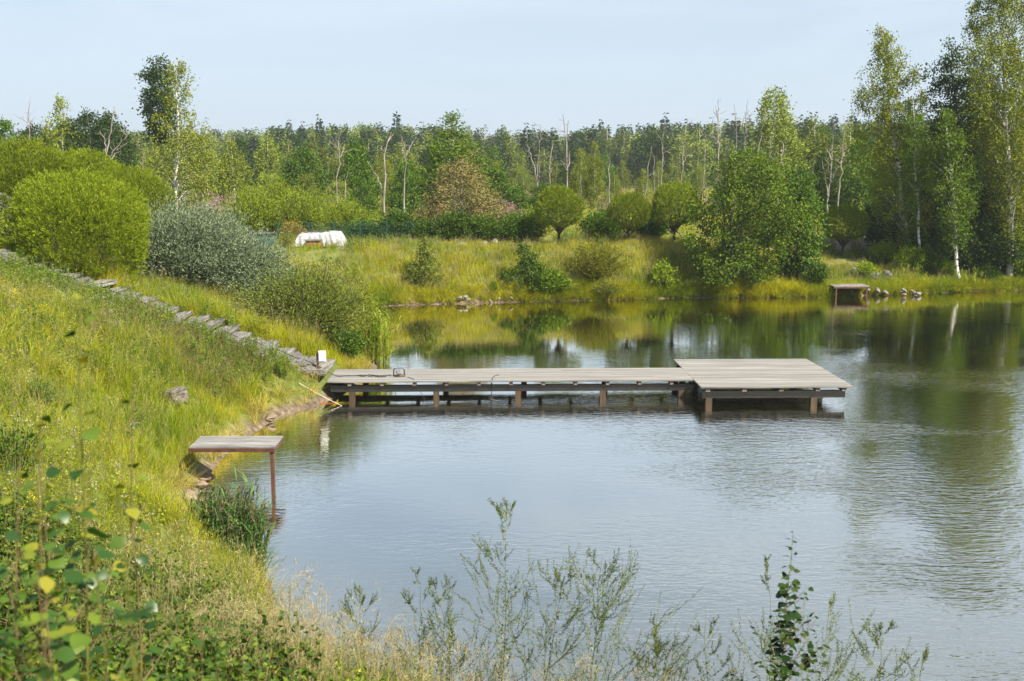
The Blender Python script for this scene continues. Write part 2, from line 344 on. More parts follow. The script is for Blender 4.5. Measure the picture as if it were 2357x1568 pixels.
ad = N('MapRange'); ad.inputs['From Min'].default_value = .3; ad.inputs['From Max'].default_value = .08; K(sx.outputs[2], ad.inputs['Value'])
ab = N('Attribute'); ab.attribute_name = 'bare'
mxm = N('Math'); mxm.operation = 'MAXIMUM'; K(ad.outputs[0], mxm.inputs[0]); K(ab.outputs['Fac'], mxm.inputs[1])
mx = N('Mix'); mx.data_type = 'RGBA'; K(mxm.outputs[0], mx.inputs[0]); K(r1.outputs[0], mx.inputs[6]); K(r2.outputs[0], mx.inputs[7])
b = N('BsdfPrincipled'); b.inputs['Roughness'].default_value = .95; K(mx.outputs[2], b.inputs['Base Color'])
bp = N('Bump'); bp.inputs['Strength'].default_value = .8; bp.inputs['Distance'].default_value = .06; K(n2.outputs[0], bp.inputs['Height']); K(bp.outputs[0], b.inputs['Normal'])
o_ = N('OutputMaterial'); K(b.outputs[0], o_.inputs[0])
me.materials.append(m)
tag(link('ground', me), 'grassy banks and meadow round the pond', kind='structure')

# ------------------------------------------------------------------ water
m, t, N, K = mat('pond_water')
geo = N('NewGeometry')
def wave(scale, stretch, detail, rot=0.):
    mp = N('Mapping'); mp.inputs['Scale'].default_value = stretch; mp.inputs['Rotation'].default_value = (0, 0, rot); K(geo.outputs['Position'], mp.inputs[0])
    no = N('TexNoise'); no.inputs['Scale'].default_value = scale; no.inputs['Detail'].default_value = detail; no.inputs['Roughness'].default_value = .5; no.inputs['Distortion'].default_value = .4
    K(mp.outputs[0], no.inputs['Vector']); return no.outputs[0]
w1 = wave(4.6, (.55, 1.35, 1), 2.5, .15); w2 = wave(12., (.5, 1.25, 1), 2, -.1); w3 = wave(.22, (.7, 1.3, 1), 2)
# breeze patches: calm in the middle, ruffled to the right and past the pier
mr = N('MapRange'); mr.inputs['From Min'].default_value = .4; mr.inputs['From Max'].default_value = .62; mr.inputs['To Min'].default_value = .1; mr.inputs['To Max'].default_value = .5; K(w3, mr.inputs['Value'])
sx = N('SeparateXYZ'); K(geo.outputs['Position'], sx.inputs[0])
mr2 = N('MapRange'); mr2.inputs['From Min'].default_value = 1; mr2.inputs['From Max'].default_value = 9; mr2.inputs['To Min'].default_value = .4; mr2.inputs['To Max'].default_value = 2.1; K(sx.outputs[0], mr2.inputs['Value'])
mu = N('Math'); mu.operation = 'MULTIPLY'; mr3 = N('MapRange'); mr3.inputs['From Min'].default_value = 36; mr3.inputs['From Max'].default_value = 26; mr3.inputs['To Min'].default_value = .16; mr3.inputs['To Max'].default_value = 1; K(sx.outputs[1], mr3.inputs['Value'])
mu0 = N('Math'); mu0.operation = 'MULTIPLY'; K(mr.outputs[0], mu0.inputs[0]); K(mr3.outputs[0], mu0.inputs[1])
K(mu0.outputs[0], mu.inputs[0]); K(mr2.outputs[0], mu.inputs[1])
sc2 = N('Math'); sc2.operation = 'MULTIPLY'; sc2.inputs[1].default_value = .6; K(w2, sc2.inputs[0])
ad = N('Math'); ad.operation = 'ADD'; K(w1, ad.inputs[0]); K(sc2.outputs[0], ad.inputs[1])
bp = N('Bump'); bp.inputs['Distance'].default_value = .03; K(mu.outputs[0], bp.inputs['Strength']); K(ad.outputs[0], bp.inputs['Height'])
di = N('BsdfDiffuse'); di.inputs[0].default_value = (.05, .052, .008, 1); K(bp.outputs[0], di.inputs['Normal'])
gl = N('BsdfGlossy'); gl.inputs['Roughness'].default_value = .03; gl.inputs['Color'].default_value = (1, .975, .9, 1); K(bp.outputs[0], gl.inputs['Normal'])
lw = N('LayerWeight'); lw.inputs['Blend'].default_value = .5; K(bp.outputs[0], lw.inputs['Normal'])
fr = N('MapRange'); fr.inputs['From Min'].default_value = .2; fr.inputs['From Max'].default_value = .76; fr.inputs['To Min'].default_value = .08; fr.inputs['To Max'].default_value = .96; K(lw.outputs['Facing'], fr.inputs['Value'])
ms = N('MixShader'); K(fr.outputs[0], ms.inputs[0]); K(di.outputs[0], ms.inputs[1]); K(gl.outputs[0], ms.inputs[2])
o_ = N('OutputMaterial'); K(ms.outputs[0], o_.inputs[0])
me = mk('water', [(np.array([[-9, 7, 0], [82, 7, 0], [82, 60, 0], [-9, 60, 0.]]), np.array([[0, 1, 2, 3]]), 0, None)], [m])
tag(link('water', me), 'olive green pond water with light ripples', kind='structure')

# ------------------------------------------------------------------ the pier
rng = np.random.default_rng(3)
YAW = math.radians(1.4); PIV = np.array([4.7, 27.68])
def pl(x, y, z):                                 # pier frame (x along it) to world
    c, s = math.cos(YAW), math.sin(YAW); dx, dy = x - PIV[0], y - PIV[1]
    return (PIV[0] + c * dx - s * dy, PIV[1] + s * dx + c * dy, z)
def pbox(x0, x1, y0, y1, z0, z1): return boxv(pl((x0 + x1) / 2, (y0 + y1) / 2, (z0 + z1) / 2), (x1 - x0, y1 - y0, z1 - z0), YAW)
pier = thing('pier', 'long low wooden pier on black beams ending in a wide square platform', 'pier')
DZ = .5
def planks(x0, x1, y0, y1, pitch, lens):
    out = []; n = round((y1 - y0) / pitch); p = (y1 - y0) / n
    for k in range(n):
        x = x0 - rng.uniform(0, lens) * (lens > 4.5)
        while x < x1 - .01:
            e = min(x + lens, x1); s = max(x, x0)
            if e - s > .05:
                V, F = pbox(s + .003, e - .003, y0 + k * p + .004, y0 + (k + 1) * p - .004, DZ - .032 + rng.normal() * .0012, DZ + rng.normal() * .0025)
                if e == x1: V[[1, 2, 5, 6], 0] += rng.normal() * .006
                out.append((V, F, 0, np.full(6, rng.uniform())))
            x = e
    return out
link('walkway_deck', mk('walkway_deck', planks(-4.78, 4.72, 27.55, 29.3, .117, 5.2), [M['deck']]), pier)
link('platform_deck', mk('platform_deck', planks(4.72, 8.58, 26.6, 30.66, .117, 3.86), [M['deck']]), pier)
def beam(x0, x1, y0, y1, z0, z1, name='beam', mt='tar', parent=None):
    V, F = pbox(x0, x1, y0, y1, z0, z1); return link(name, mk(name, [(V, F, 0, np.full(6, rng.uniform()))], [M[mt]]), parent or pier)
JZ0, JZ1 = .375, .466
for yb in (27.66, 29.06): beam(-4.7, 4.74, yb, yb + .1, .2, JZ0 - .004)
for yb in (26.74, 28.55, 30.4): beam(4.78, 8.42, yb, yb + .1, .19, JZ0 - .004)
for xk in np.arange(-4.2, 4.6, .835): beam(xk - .045, xk + .045, 27.585, 29.26, JZ0, JZ1, 'joist', 'joist')
for xk in (4.9, 5.83, 6.76, 7.69, 8.36): beam(xk - .055, xk + .055, 26.64, 30.6, JZ0, JZ1, 'joist', 'joist')
def post(x, y, z1=.3, w=.15):
    V, F = pbox(x - w / 2, x + w / 2, y - w / 2, y + w / 2, -1.3, z1)
    p = link('post', mk('post', [(V, F, 0, np.full(6, rng.uniform()))], [M['post']]), pier)
for x in (-4.15, -1.97, .16, 2.37): post(x, 27.72, .2); post(x + .2, 29.12, .2)
for x in (4.95, 7.62):
    for y in (26.79, 28.6, 30.45): post(x, y, .19, .16)
post(4.42, 27.72, .2); post(4.5, 29.12, .2)

# timber staircase up the bank
st = thing('timber_staircase', 'flight of grey weathered timber steps climbing the grassy bank from the pier', 'stairs')
sprofiles = [(740, 845), (640, 815), (500, 765), (340, 715), (165, 650), (0, 592), (-60, 570)]
NS = 24
for k in range(NS):
    f = k / (NS - 1); x = -5.02 - f * 8.75; y = 28.25 + .35 * f
    z = float(np.interp(x, [-14.2, -13.3, -11.4, -9.5, -7.7, -6.15, -5.0], [3.82, 3.58, 2.92, 2.22, 1.62, 1.05, .66]))
    V, F = worn_box(rng, (.42 + rng.normal() * .05, 1.9 + rng.normal() * .22, .13), .02, .009)
    a = rng.normal() * .1; c, s = math.cos(a), math.sin(a)
    V[:, 2] += V[:, 0] * rng.normal() * .07 + rng.normal() * .02 + V[:, 1] * rng.normal() * .015
    V[:, :2] = V[:, :2] @ np.array([[c, s], [-s, c]])
    link('step', mk('step', [(V, F, 0, np.full(len(F), rng.uniform()))], [M['sleeper']]), st, (x, y + rng.normal() * .1, z - .05))

# split log block in the grass
p = ground(402, 880, 22.6)
V, F = worn_box(rng, (.33, .5, .32), .03, .012, 4)
o = link('log_block', mk('log_block', [(V, F, 0, rng.uniform(0, 1, len(F)))], [M['stump']])); o.location = (p.x, p.y, gz(p.x, p.y) + .17); o.rotation_euler = (.04, -.1, -.35)
tag(o, 'squared grey log block standing in tall grass on the near bank', 'log block')

# small landing stages of red-brown steel with grey boards
def landing(name_label, x0, x1, y0, y1, z, post_x, yaw, gap=None):
    t_ = thing('landing_stage', name_label, 'landing stage', ((x0 + x1) / 2, (y0 + y1) / 2, 0), 'little landing stages', yaw)
    w, d = x1 - x0, y1 - y0; bx = []
    n = max(6, round(d / .1)); p_ = d / n
    for k in range(n):
        V, F = boxv((rng.normal() * .008, -d / 2 + (k + .5) * p_, z + rng.normal() * .003), (w, p_ - .006, .03)); bx.append((V, F, 0, np.full(6, rng.uniform())))
    link('deck', mk('deck', bx, [M['deck_grey']]), t_)
    fr_ = [boxv((0, s * (d / 2 - .02), z - .055), (w + .02, .045, .07)) for s in (-1, 1)] + [boxv((s * (w / 2 - .015), 0, z - .055), (.045, d - .09, .066)) for s in (-1, 1)]
    link('frame', mk('frame', [(V, F, 0, None) for V, F in fr_], [M['rust']]), t_)
    for px_ in post_x:
        for s in (-1, 1):
            V, F = boxv((px_ - (.06 if gap and s > 0 else 0), s * (d / 2 - .05) if gap is None or s < 0 else -d / 2 + .05 + gap, (z - .09 - 1.0) / 2), (.06, .06, z - .09 + 1.0)); link('leg', mk('leg', [(V, F, 0, None)], [M['rust']]), t_)
    return t_
landing('small wooden landing stage with red-brown frame reaching out from the near grassy bank', -6.0, -4.42, 19.5, 20.32, .8, (.74,), 0.0, .3)
pa, pb = on(1914, 684), on(1991, 682)
landing('tiny landing stage with red-brown legs below the stony far bank', pa.x, pb.x, 50.0, 51.2, .52, (-.72, .72), 0.02)

# white meter box on a rusty post by the foot of the stairs
bx = thing('meter_box', 'white metal box on a rusty post at the foot of the steps', 'meter box', (-4.98, 27.7, .3))
V, F = boxv((-.08, 0, .42), (.05, .05, 1.04)); link('post', mk('post', [(V, F, 0, None)], [M['rust']]), bx)
V, F = worn_box(rng, (.19, .12, .28), .01, .0005, 1); link('box', mk('box', [(V + np.array([.045, -.02, .66]), F, 0, None)], [M['white_box']]), bx)
V, F = boxv((.05, -.086, .8), (.15, .008, .23)); link('door', mk('door', [(V, F, 0, None)], [M['white_box']]), bx)

# cable, lamp and line on the pier
def sag(p, q, n=10, s=.0, wob=.0, seed=0):
    r = np.random.default_rng(seed); p = np.asarray(p, float); q = np.asarray(q, float); t_ = np.linspace(0, 1, n)[:, None]
    P = p + (q - p) * t_; P[:, 2] -= s * 4 * (t_ * (1 - t_))[:, 0]; P[1:-1, :2] += r.normal(size=(n - 2, 2)) * wob; return P
def cable(name, label, chains, r=.011, mt='cable', cat='cable'):
    parts = []
    for c in chains:
        for V, F in ctube(c, r, 5): parts.append((V, F, 0, None))
    return tag(link(name, mk(name, parts, [M[mt]], True)), label, cat)
cz = DZ + .014
chain = [np.array([(-13.6, 28.1, 3.78)])]
xs = np.linspace(-13.4, -5.0, 60)
zs = np.interp(xs, [-14.2, -13.3, -11.4, -9.5, -7.7, -6.15, -5.0], [3.82, 3.58, 2.92, 2.22, 1.62, 1.05, .66]) + .13 + .02 * np.sin(xs * 9)
stairs_run = np.stack([xs, 27.95 + .12 * np.sin(xs * 1.7) + .3 * (xs + 5) / -8.7, zs], 1)
deck_run = np.concatenate([np.array([[-4.95, 27.95, .72], [-4.8, 27.98, .6]]), sag((-4.6, 28.0, cz), (-3.2, 28.15, cz), 14, 0, .05, 4)])
cable('power_cable', 'black cable running down the steps and along the pier to the lamp', [np.concatenate([stairs_run, deck_run]), sag((-4.1, 28.02, cz + .008), (-3.3, 27.93, cz + .008), 12, 0, .06, 7)])
lf = thing('floodlight', 'small floodlight in a black wire frame lying on the pier', 'floodlight', (-2.98, 28.05, DZ + .004), None, .2, .85)
fr_ = []
for s in (-1, 1):
    fr_ += ctube([(s * .17, -.12, .012), (s * .16, -.11, .2), (s * .12, 0, .25), (s * .16, .11, .2), (s * .17, .12, .012)], .011, 5)
for y in (-.12, .12): fr_ += ctube([(-.17, y, .012), (.17, y, .012)], .011, 5)
fr_ += ctube([(-.12, 0, .25), (.12, 0, .25)], .011, 5)
link('frame', mk('frame', [(V, F, 0, None) for V, F in fr_], [M['cable']], True), lf)
V, F = worn_box(rng, (.2, .15, .15), .03, .001, 2); link('housing', mk('housing', [(V + np.array([0, 0, .06]), F, 0, None)], [M['steel']]), lf)
cable('mooring_line', 'thin black line hanging from the pier edge into the water', [np.array([[-2.75, 27.9, cz], [-2.55, 27.6, cz], [-2.5, 27.52, .44], [-2.42, 27.5, .25], [-2.3, 27.48, .08], [-2.15, 27.4, -.2]])], .007)
hk = [np.array([[-.33, 27.64, cz + .1], [-.42, 27.6, cz + .1], [-.5, 27.53, cz + .06], [-.52, 27.5, .42], [-.5, 27.49, .3], [-.53, 27.48, .16], [-.55, 27.47, .02]]),
      np.array([[-.58, 27.46, .03], [-.5, 27.48, .06], [-.47, 27.46, .01], [-.55, 27.44, -.01], [-.6, 27.47, .04]]), np.array([[-.55, 27.5, .42], [-.48, 27.47, .36], [-.46, 27.46, .3]])]
cable('rope', 'knotted dark rope tied to a hook over the middle of the pier edge', hk, .011, 'cable', 'rope')
V = ctube(sag((-5.4, 26.9, .55), (-4.3, 26.7, .0), 6, .02), .008, 6) + ctube(sag((-4.3, 26.7, .0), (-4.0, 26.65, -.15), 3), .007, 6)
tag(link('peeled_branch', mk('peeled_branch', [(v, f, 0, None) for v, f in V], [M['stick']], True)), 'pale peeled branch leaning from the bank into the water beside the pier', 'branch')
V, F = worn_box(rng, (.6, .05, .025), .006, .003, 2); o = link('floating_board', mk('floating_board', [(V, F, 0, None)], [M['orange_wood']]), None, (-4.72, 26.95, -.006)); o.rotation_euler = (0, 0, .2)
tag(o, 'orange-brown board floating at the bank under the pier', 'board')

# ------------------------------------------------------------------ trees and shrubs
def trunk_line(rng, h, lean=(0, 0), wig=.015, n=9):
    t = np.linspace(0, 1, n); P = np.zeros((n, 3)); P[:, 2] = t * h
    w = np.cumsum(rng.normal(size=(n, 2)) * wig * h / n * 3, 0); w[0] = 0
    P[:, :2] = w + np.outer(t ** 1.2, lean); return P
def along(P, f):
    x = np.clip(f, 0, 1) * (len(P) - 1); i = np.minimum(x.astype(int), len(P) - 2); r = (x - i)[:, None]
    return P[i] * (1 - r) + P[i + 1] * r

def tree_meshes(seed, h, r0, prof, ncl, per, csz, L, W, leafmat, barkmat, droop=.25, hang=0., lean=(0, 0), nlimb=40, rise=.55, stems=1, inner=.35, flat=.75, top=1., spread=0.):
    """prof: [(height fraction, crown radius in metres)]; returns the trunk mesh and the crown mesh"""
    rng = np.random.default_rng(seed)
    tp = np.array([p[0] for p in prof]); rp = np.array([p[1] for p in prof])
    lines = []
    for s in range(stems):
        a = rng.uniform(0, 6.28) if stems > 1 else 0
        off = np.array([math.cos(a), math.sin(a)]) * (spread * (.25 if stems > 1 else 0))
        P = trunk_line(rng, h * top * (1 if s == 0 else rng.uniform(.72, .95)), np.array(lean) + off * 3, .02)
        P[:, :2] += off * .35; lines.append(P)
    bark = []
    for P in lines:
        rr = r0 * (1 - np.linspace(0, 1, len(P))) ** .8 * (1 if stems == 1 else .7) + .008
        rr[0] *= 1.25; V, F = tube(P, rr, 7); bark.append((V, F, 0, None))
    tt = np.linspace(tp[0], tp[-1], 200); w = np.interp(tt, tp, rp) + .05; cdf = np.cumsum(w); cdf /= cdf[-1]
    t_ = np.interp(rng.uniform(size=ncl), cdf, tt); ang = rng.uniform(0, 6.283, ncl)
    R = np.interp(t_, tp, rp) * (1 + .22 * np.sin(2 * ang + rng.uniform(0, 6) + 6 * t_) + .18 * np.sin(3 * ang + rng.uniform(0, 6) - 9 * t_))
    rf = inner + (1 - inner) * rng.uniform(0, 1, ncl) ** .55
    C = np.stack([np.cos(ang) * R * rf, np.sin(ang) * R * rf, t_ * h], 1)
    ax = along(lines[0], t_ / top); C[:, :2] += ax[:, :2]
    own = rng.integers(0, stems, ncl)
    lim = rng.permutation(ncl)[:nlimb]
    for k in lim:
        P = lines[own[k]]; c = C[k]; dh = np.hypot(*(c[:2] - ax[k, :2]))
        z0 = max(.08 * h, c[2] - dh * rise - .1 * h * rng.uniform()); f = np.array([min(.97, z0 / P[-1, 2])]); b = along(P, f)[0]
        mid = b * .5 + c * .5 + np.array([0, 0, -.12 * dh if hang == 0 else .12 * dh]) + rng.normal(size=3) * .06 * dh
        rr = max(.006, r0 * .25 * (1 - f[0]) + .003)
        V, F = tube([b, mid, c], [rr, rr * .65, .005], 4); bark.append((V, F, 0, None))
    n = ncl * per; base = np.repeat(C, per, 0)
    sz = np.repeat(rng.uniform(.55, 1.35, ncl), per)[:, None] * csz
    g = rng.normal(size=(n, 3)); pos = base + g * sz * np.array([1, 1, flat])
    if hang: pos[:, 2] -= rng.exponential(hang, n) * .8; pos[:, :2] = base[:, :2] + (pos[:, :2] - base[:, :2]) * .75
    outw = base - np.stack([np.zeros(n), np.zeros(n), np.repeat(t_ * h * .9, per)], 1); outw[:, :2] -= np.repeat(ax[:, :2], per, 0)
    D = rng.normal(size=(n, 3)) * .6 + nrm(outw) * .5 + np.array([0, 0, -droop])
    pos[:, 2] = np.maximum(pos[:, 2], .04 * h)
    V, F, r = leaves(rng, pos, D, L, W)
    r = np.clip(r * .6 + .4 * np.repeat(rng.uniform(0, 1, ncl), per), 0, 1)
    return mk('trunk', bark, [M[barkmat]], True), mk('crown', [(V, F, 0, r)], [M[leafmat]])

def put_tree(name, label, cat, meshes, loc, rz=0., s=1., group=None):
    t_ = thing(name, label, cat, loc, group, rz, s)
    link('trunk', meshes[0], t_); link('crown', meshes[1], t_); return t_

def shrub_meshes(seed, h, rad, nshoot, per, L, W, leafmat, barkmat='bark_dark', up=.5, curl=.35, lo=.2, spray=.05, jag=.25, stems=60):
    """many shoots fanning out of one foot"""
    rng = np.random.default_rng(seed); bark, Pl, Dl = [], [], []
    ang = rng.uniform(0, 6.283, nshoot); q = rng.uniform(0, 1, nshoot) ** .5
    lobes = 1 + .2 * np.sin(3 * ang + rng.uniform(0, 6)) + .12 * np.sin(5 * ang + rng.uniform(0, 6))
    for k in range(nshoot):
        rr = rad * q[k] * lobes[k]; hh = h * (1 - jag * rng.uniform()) * math.sqrt(max(.05, 1 - (.93 * q[k]) ** 2)) + .1
        b = np.array([math.cos(ang[k]), math.sin(ang[k]), 0]) * rr * .12
        e = np.array([math.cos(ang[k]) * rr, math.sin(ang[k]) * rr, hh]) + rng.normal(size=3) * .06 * h
        m_ = b * (.55 - .1 * up) + e * (.45 + .1 * up) + np.array([0, 0, curl * rr * .5])
        if k < stems: 
            V, F = tube([b, m_, e], [.02 * h ** .5, .012 * h ** .5, .004], 4); bark.append((V, F, 0, None))
        f = rng.uniform(lo, 1, per)[:, None]
        pt = (1 - f) ** 2 * b + 2 * f * (1 - f) * m_ + f ** 2 * e; tg = 2 * (1 - f) * (m_ - b) + 2 * f * (e - m_)
        pt = pt + rng.normal(size=pt.shape) * spray; Pl.append(pt); Dl.append(nrm(tg) + rng.normal(size=pt.shape) * .55)
    P = np.concatenate(Pl); P[:, 2] = np.maximum(P[:, 2], .03)
    V, F, r = leaves(rng, P, np.concatenate(Dl), L, W)
    r = np.clip(.6 * r + .4 * np.repeat(rng.uniform(0, 1, nshoot), per), 0, 1)
    return mk('stems', bark, [M[barkmat]], True), mk('foliage', [(V, F, 0, r)], [M[leafmat]])
def put_shrub(name, label, cat, meshes, loc, rz=0., s=1., group=None):
    t_ = thing(name, label, cat, loc, group, rz, s); link('stems', meshes[0], t_); link('foliage', meshes[1], t_); return t_

def globe_meshes(seed, r, clear, nshoot, per, L, W, squash=.86, bark='bark_dark'):
    """clipped round willow: shaggy ball of upright shoots on a short forked trunk"""
    rng = np.random.default_rng(seed); c = np.array([0, 0, clear + r * squash]); parts = []
    V, F = tube([(0, 0, -.2), (.02, .02, clear * .5), (.05, 0, clear)], [.085 * r ** .5, .07 * r ** .5, .06 * r ** .5], 8); parts.append((V, F, 0, None))
    for k in range(16):
        a = k * 2.4 + rng.uniform(0, .6); e = c + np.array([math.cos(a) * r * rng.uniform(.5, .9), math.sin(a) * r * rng.uniform(.5, .9), rng.uniform(-.45, .3) * r])
        b = np.array([.03, 0, clear * rng.uniform(.55, 1)]); mid = b * .45 + e * .55 + np.array([0, 0, -.1 * r])
        V, F = tube([b, mid, e], [.04 * r ** .5, .024 * r ** .5, .006], 5); parts.append((V, F, 0, None))
    d = nrm(rng.normal(size=(nshoot, 3))); rf = np.where(rng.uniform(size=nshoot) < .72, rng.uniform(.84, .98, nshoot), rng.uniform(.5, .86, nshoot))
    lump = 1 + .05 * np.sin(d @ np.array([4., 2, 3]) + 1) + .05 * np.sin(d @ np.array([-3., 5, 2.])) + .03 * np.sin(d @ np.array([7., -4, 6]))
    B = c + d * (rf * lump)[:, None] * r * np.array([1, 1, squash])
    ax = nrm(d * .8 + np.array([0, 0, .75]) + rng.normal(size=d.shape) * .22)
    sl = (.11 * r) * rng.uniform(.6, 1.25, nshoot)
    f = rng.uniform(-.1, 1, (nshoot, per)); P = B[:, None] + ax[:, None] * (f * sl[:, None])[..., None]
    P = P.reshape(-1, 3) + rng.normal(size=(nshoot * per, 3)) * .012 * r
    D = np.repeat(ax, per, 0) + rng.normal(size=P.shape) * .42
    V, F, rr = leaves(rng, P, D, L, W)
    tone = .55 * rr + .45 * np.repeat(rng.uniform(0, 1, nshoot), per)
    return mk('trunk', parts, [M[bark]], True), mk('crown', [(V, F, 0, tone)], [M['willow']])

# --- round willows above the steps and on the far bank
gl_big = globe_meshes(11, 2.0, .55, 6200, 15, .095, .02)
gl_big2 = globe_meshes(12, 2.0, .7, 5200, 14, .1, .021)
gl_far = globe_meshes(13, 1.28, .95, 2000, 13, .1, .028, .92)
g = at(182, 528, 30.4); z0 = g.z - (2.0 * .86 + .55) * .95
put_tree('round_willow', 'big round willow ball on a forked trunk, standing just above the timber steps', 'willow', gl_big, (g.x, 30.4, z0 - .05), 0, (.98, .98, .93), 'round clipped willows')
for (u, v, Yd, s, lab, rz, mm) in ((48, 330, 33.6, 1.0, 'round willow cut by the left edge, behind the big front willow ball', 1, gl_big2), (172, 352, 36.0, .95, 'round willow whose top shows between the leftmost ball and the right hand ball', 2.2, gl_big),
                          (288, 388, 34.6, .78, 'round willow ball behind the right shoulder of the big front one', 4, gl_big2)):
    p = at(u, v, Yd); top = p.z
    cz_ = ((.55 if mm is gl_big else .7) + 4 * .86) * s
    put_tree('round_willow', lab, 'willow', mm, (p.x, Yd, top - cz_), rz, s, 'round clipped willows')
for (u, vtop, vbot, Yd, s, lab) in ((1285, 427, 560, 53.4, 1.0, 'leftmost round willow on a bare trunk above the far bank'), (1447, 443, 565, 53.8, .92, 'second round willow from the left on the far bank, with a forked trunk'),
                              (1552, 418, 570, 54.0, 1.0, 'third round willow on the far bank, half behind the big alder'), (1940, 470, 597, 56.5, 1.0, 'round willow over brown soil between the alder and the birches')):
    p = ground(u, 560, Yd); ht = at(u, vtop, Yd).z - p.z
    put_tree('round_willow', lab, 'willow', gl_far, (p.x, Yd, p.z), u * .01, (s * .93, s * .93, ht / (.95 + 1.28 * .92 * 2 + .1)), 'round clipped willows')

# --- bushes on the near left shore
silver = [shrub_meshes(21, 2.3, 1.55, 480, 64, .1, .028, 'silver', up=.4, spray=.12, lo=.25, stems=40, jag=.35), shrub_meshes(22, 1.9, 1.3, 380, 60, .1, .028, 'silver', spray=.12, lo=.25, stems=40, jag=.35)]
for (u, Yd, k, s, rz, lab) in ((415, 32.6, 0, 1.2, 0, 'grey-green willow bush touching the big round willow'), (535, 33.6, 0, 1.12, 2, 'grey-green willow bush, middle one of the silvery clump, before the teal hive'), (620, 33.4, 1, 1.0, 1, 'low grey-green willow bush, the right end of the silvery clump'), (480, 35.5, 1, 1.35, 4, 'grey-green willow bush at the back of the silvery clump')):
    p = ground(u, 600, Yd); put_shrub('silver_willow', lab, 'willow bush', silver[k], (p.x, Yd, p.z - .1), rz, s, 'silvery willow bushes')
osier = shrub_meshes(23, 2.0, 1.45, 700, 44, .08, .02, 'osier', up=.2, curl=.5, spray=.07, lo=.15, stems=50)
p = ground(712, 790, 31.9); put_shrub('osier_bush', 'dense dull green osier bush on the shore behind the pier foot', 'willow bush', osier, (p.x, 31.9, p.z - .1), 0, (1.6, 1.4, 1.28))
p = ground(640, 690, 34); put_shrub('osier_bush', 'smaller osier bush between the dense osier and the silvery clump', 'willow bush', osier, (p.x, 34, p.z - .1), 2, .95)
ald_small = shrub_meshes(24, 1.0, .7, 90, 30, .075, .06, 'alder', spray=.07, lo=.2)
p = ground(795, 800, 31); put_shrub('alder_seedling', 'low broad-leaved alder bush beside the reeds at the pier', 'bush', ald_small, (p.x, 31, p.z), 0, 1)

# --- reeds
def reed_mesh(seed, n, rad, h, plume=.25, bend=.3, dry=.3, mt='reed'):
    rng = np.random.default_rng(seed); st, lf, pm, dr = [], [], [], []
    for k in range(n):
        a = rng.uniform(0, 6.28); q = rad * rng.uniform() ** .5; b = np.array([math.cos(a) * q, math.sin(a) * q * .8, -.1]); hh = h * rng.uniform(.6, 1.05)
        ld = np.append(rng.normal(size=2) * .09 * hh, 0); e = b + np.array([0, 0, hh]) + ld
        mid = (b + e) / 2 - ld * .25; V, F = tube([b, mid, e], [.006, .005, .0025], 4); (dr if rng.uniform() < dry else st).append((V, F))
        for f in rng.uniform(.12, .95, 6):
            p0 = b * (1 - f) + e * f; d = nrm(np.append(rng.normal(size=2), 1.3)); L = rng.uniform(.28, .5) * h / 1.5
            p1 = p0 + d * L * .5; p2 = p0 + d * L * .8 + np.array([d[0], d[1], -bend]) * L * .35
            s = nrm(np.cross(d, [0, 0, 1.])) * .011
            lf.append(np.array([p0 - s * .5, p0 + s * .5, p1 + s, p1 - s, p1 - s, p1 + s, p2 + s * .1, p2 - s * .1]))
        if rng.uniform() < plume:
            for j in range(12):
                pp = e + np.array([0, 0, -.02 * j]) + rng.normal(size=3) * .012
                pm.append((pp, nrm(np.array([.5, .2, .8]) + rng.normal(size=3) * .4)))
    parts = [(V, F, 0, np.full(len(F), .3)) for V, F in st] + [(V, F, 1, np.full(len(F), .6)) for V, F in dr]
    B = np.concatenate(lf); F = np.arange(len(B)).reshape(-1, 4); parts.append((B, F, 0, np.repeat(rng.uniform(0, 1, len(lf)), 2)))
    if pm: V, F, r = leaves(rng, np.array([a for a, _ in pm]), np.array([b for _, b in pm]), .1, .018); parts.append((V, F, 2, r))
    return mk('reed_clump', parts, [M[mt], M['grass_dry'], M['plume']])
p = on(846, 842); tag(link('reed_clump', reed_mesh(31, 210, .6, 1.75, .06, .3, .5), None, (p.x + .05, p.y + .5, 0)), 'tall yellow-green reeds at the water edge just behind the pier', 'reeds')
p = on(545, 1285); tag(link('reed_clump', reed_mesh(32, 250, .5, 1.4, .35, .3, .1, 'reed_green'), None, (p.x + .12, p.y - .75, .02)), 'green reeds with dark plumes in the water below the small landing stage', 'reeds')
p = on(775, 690); o = tag(link('reed_clump', reed_mesh(33, 240, 1.5, 1.5, .1, .3, .5), None, (on(800, 704).x - .6, 46.6, .5)), 'pale reeds on the corner of the inlet across the water from the osier', 'reeds')
for (u, Yd, sd, lab) in ((2225, 53.0, 34, 'thin reeds on the far shore right of the leaning birch trunk'), (2090, 52.6, 35, 'short reeds on the far shore left of the leaning birch trunk')):
    p = ground(u, 650, Yd); tag(link('reed_clump', reed_mesh(sd, 60, .8, 1.0, .05), None, (p.x, Yd, p.z)), lab, 'reeds')

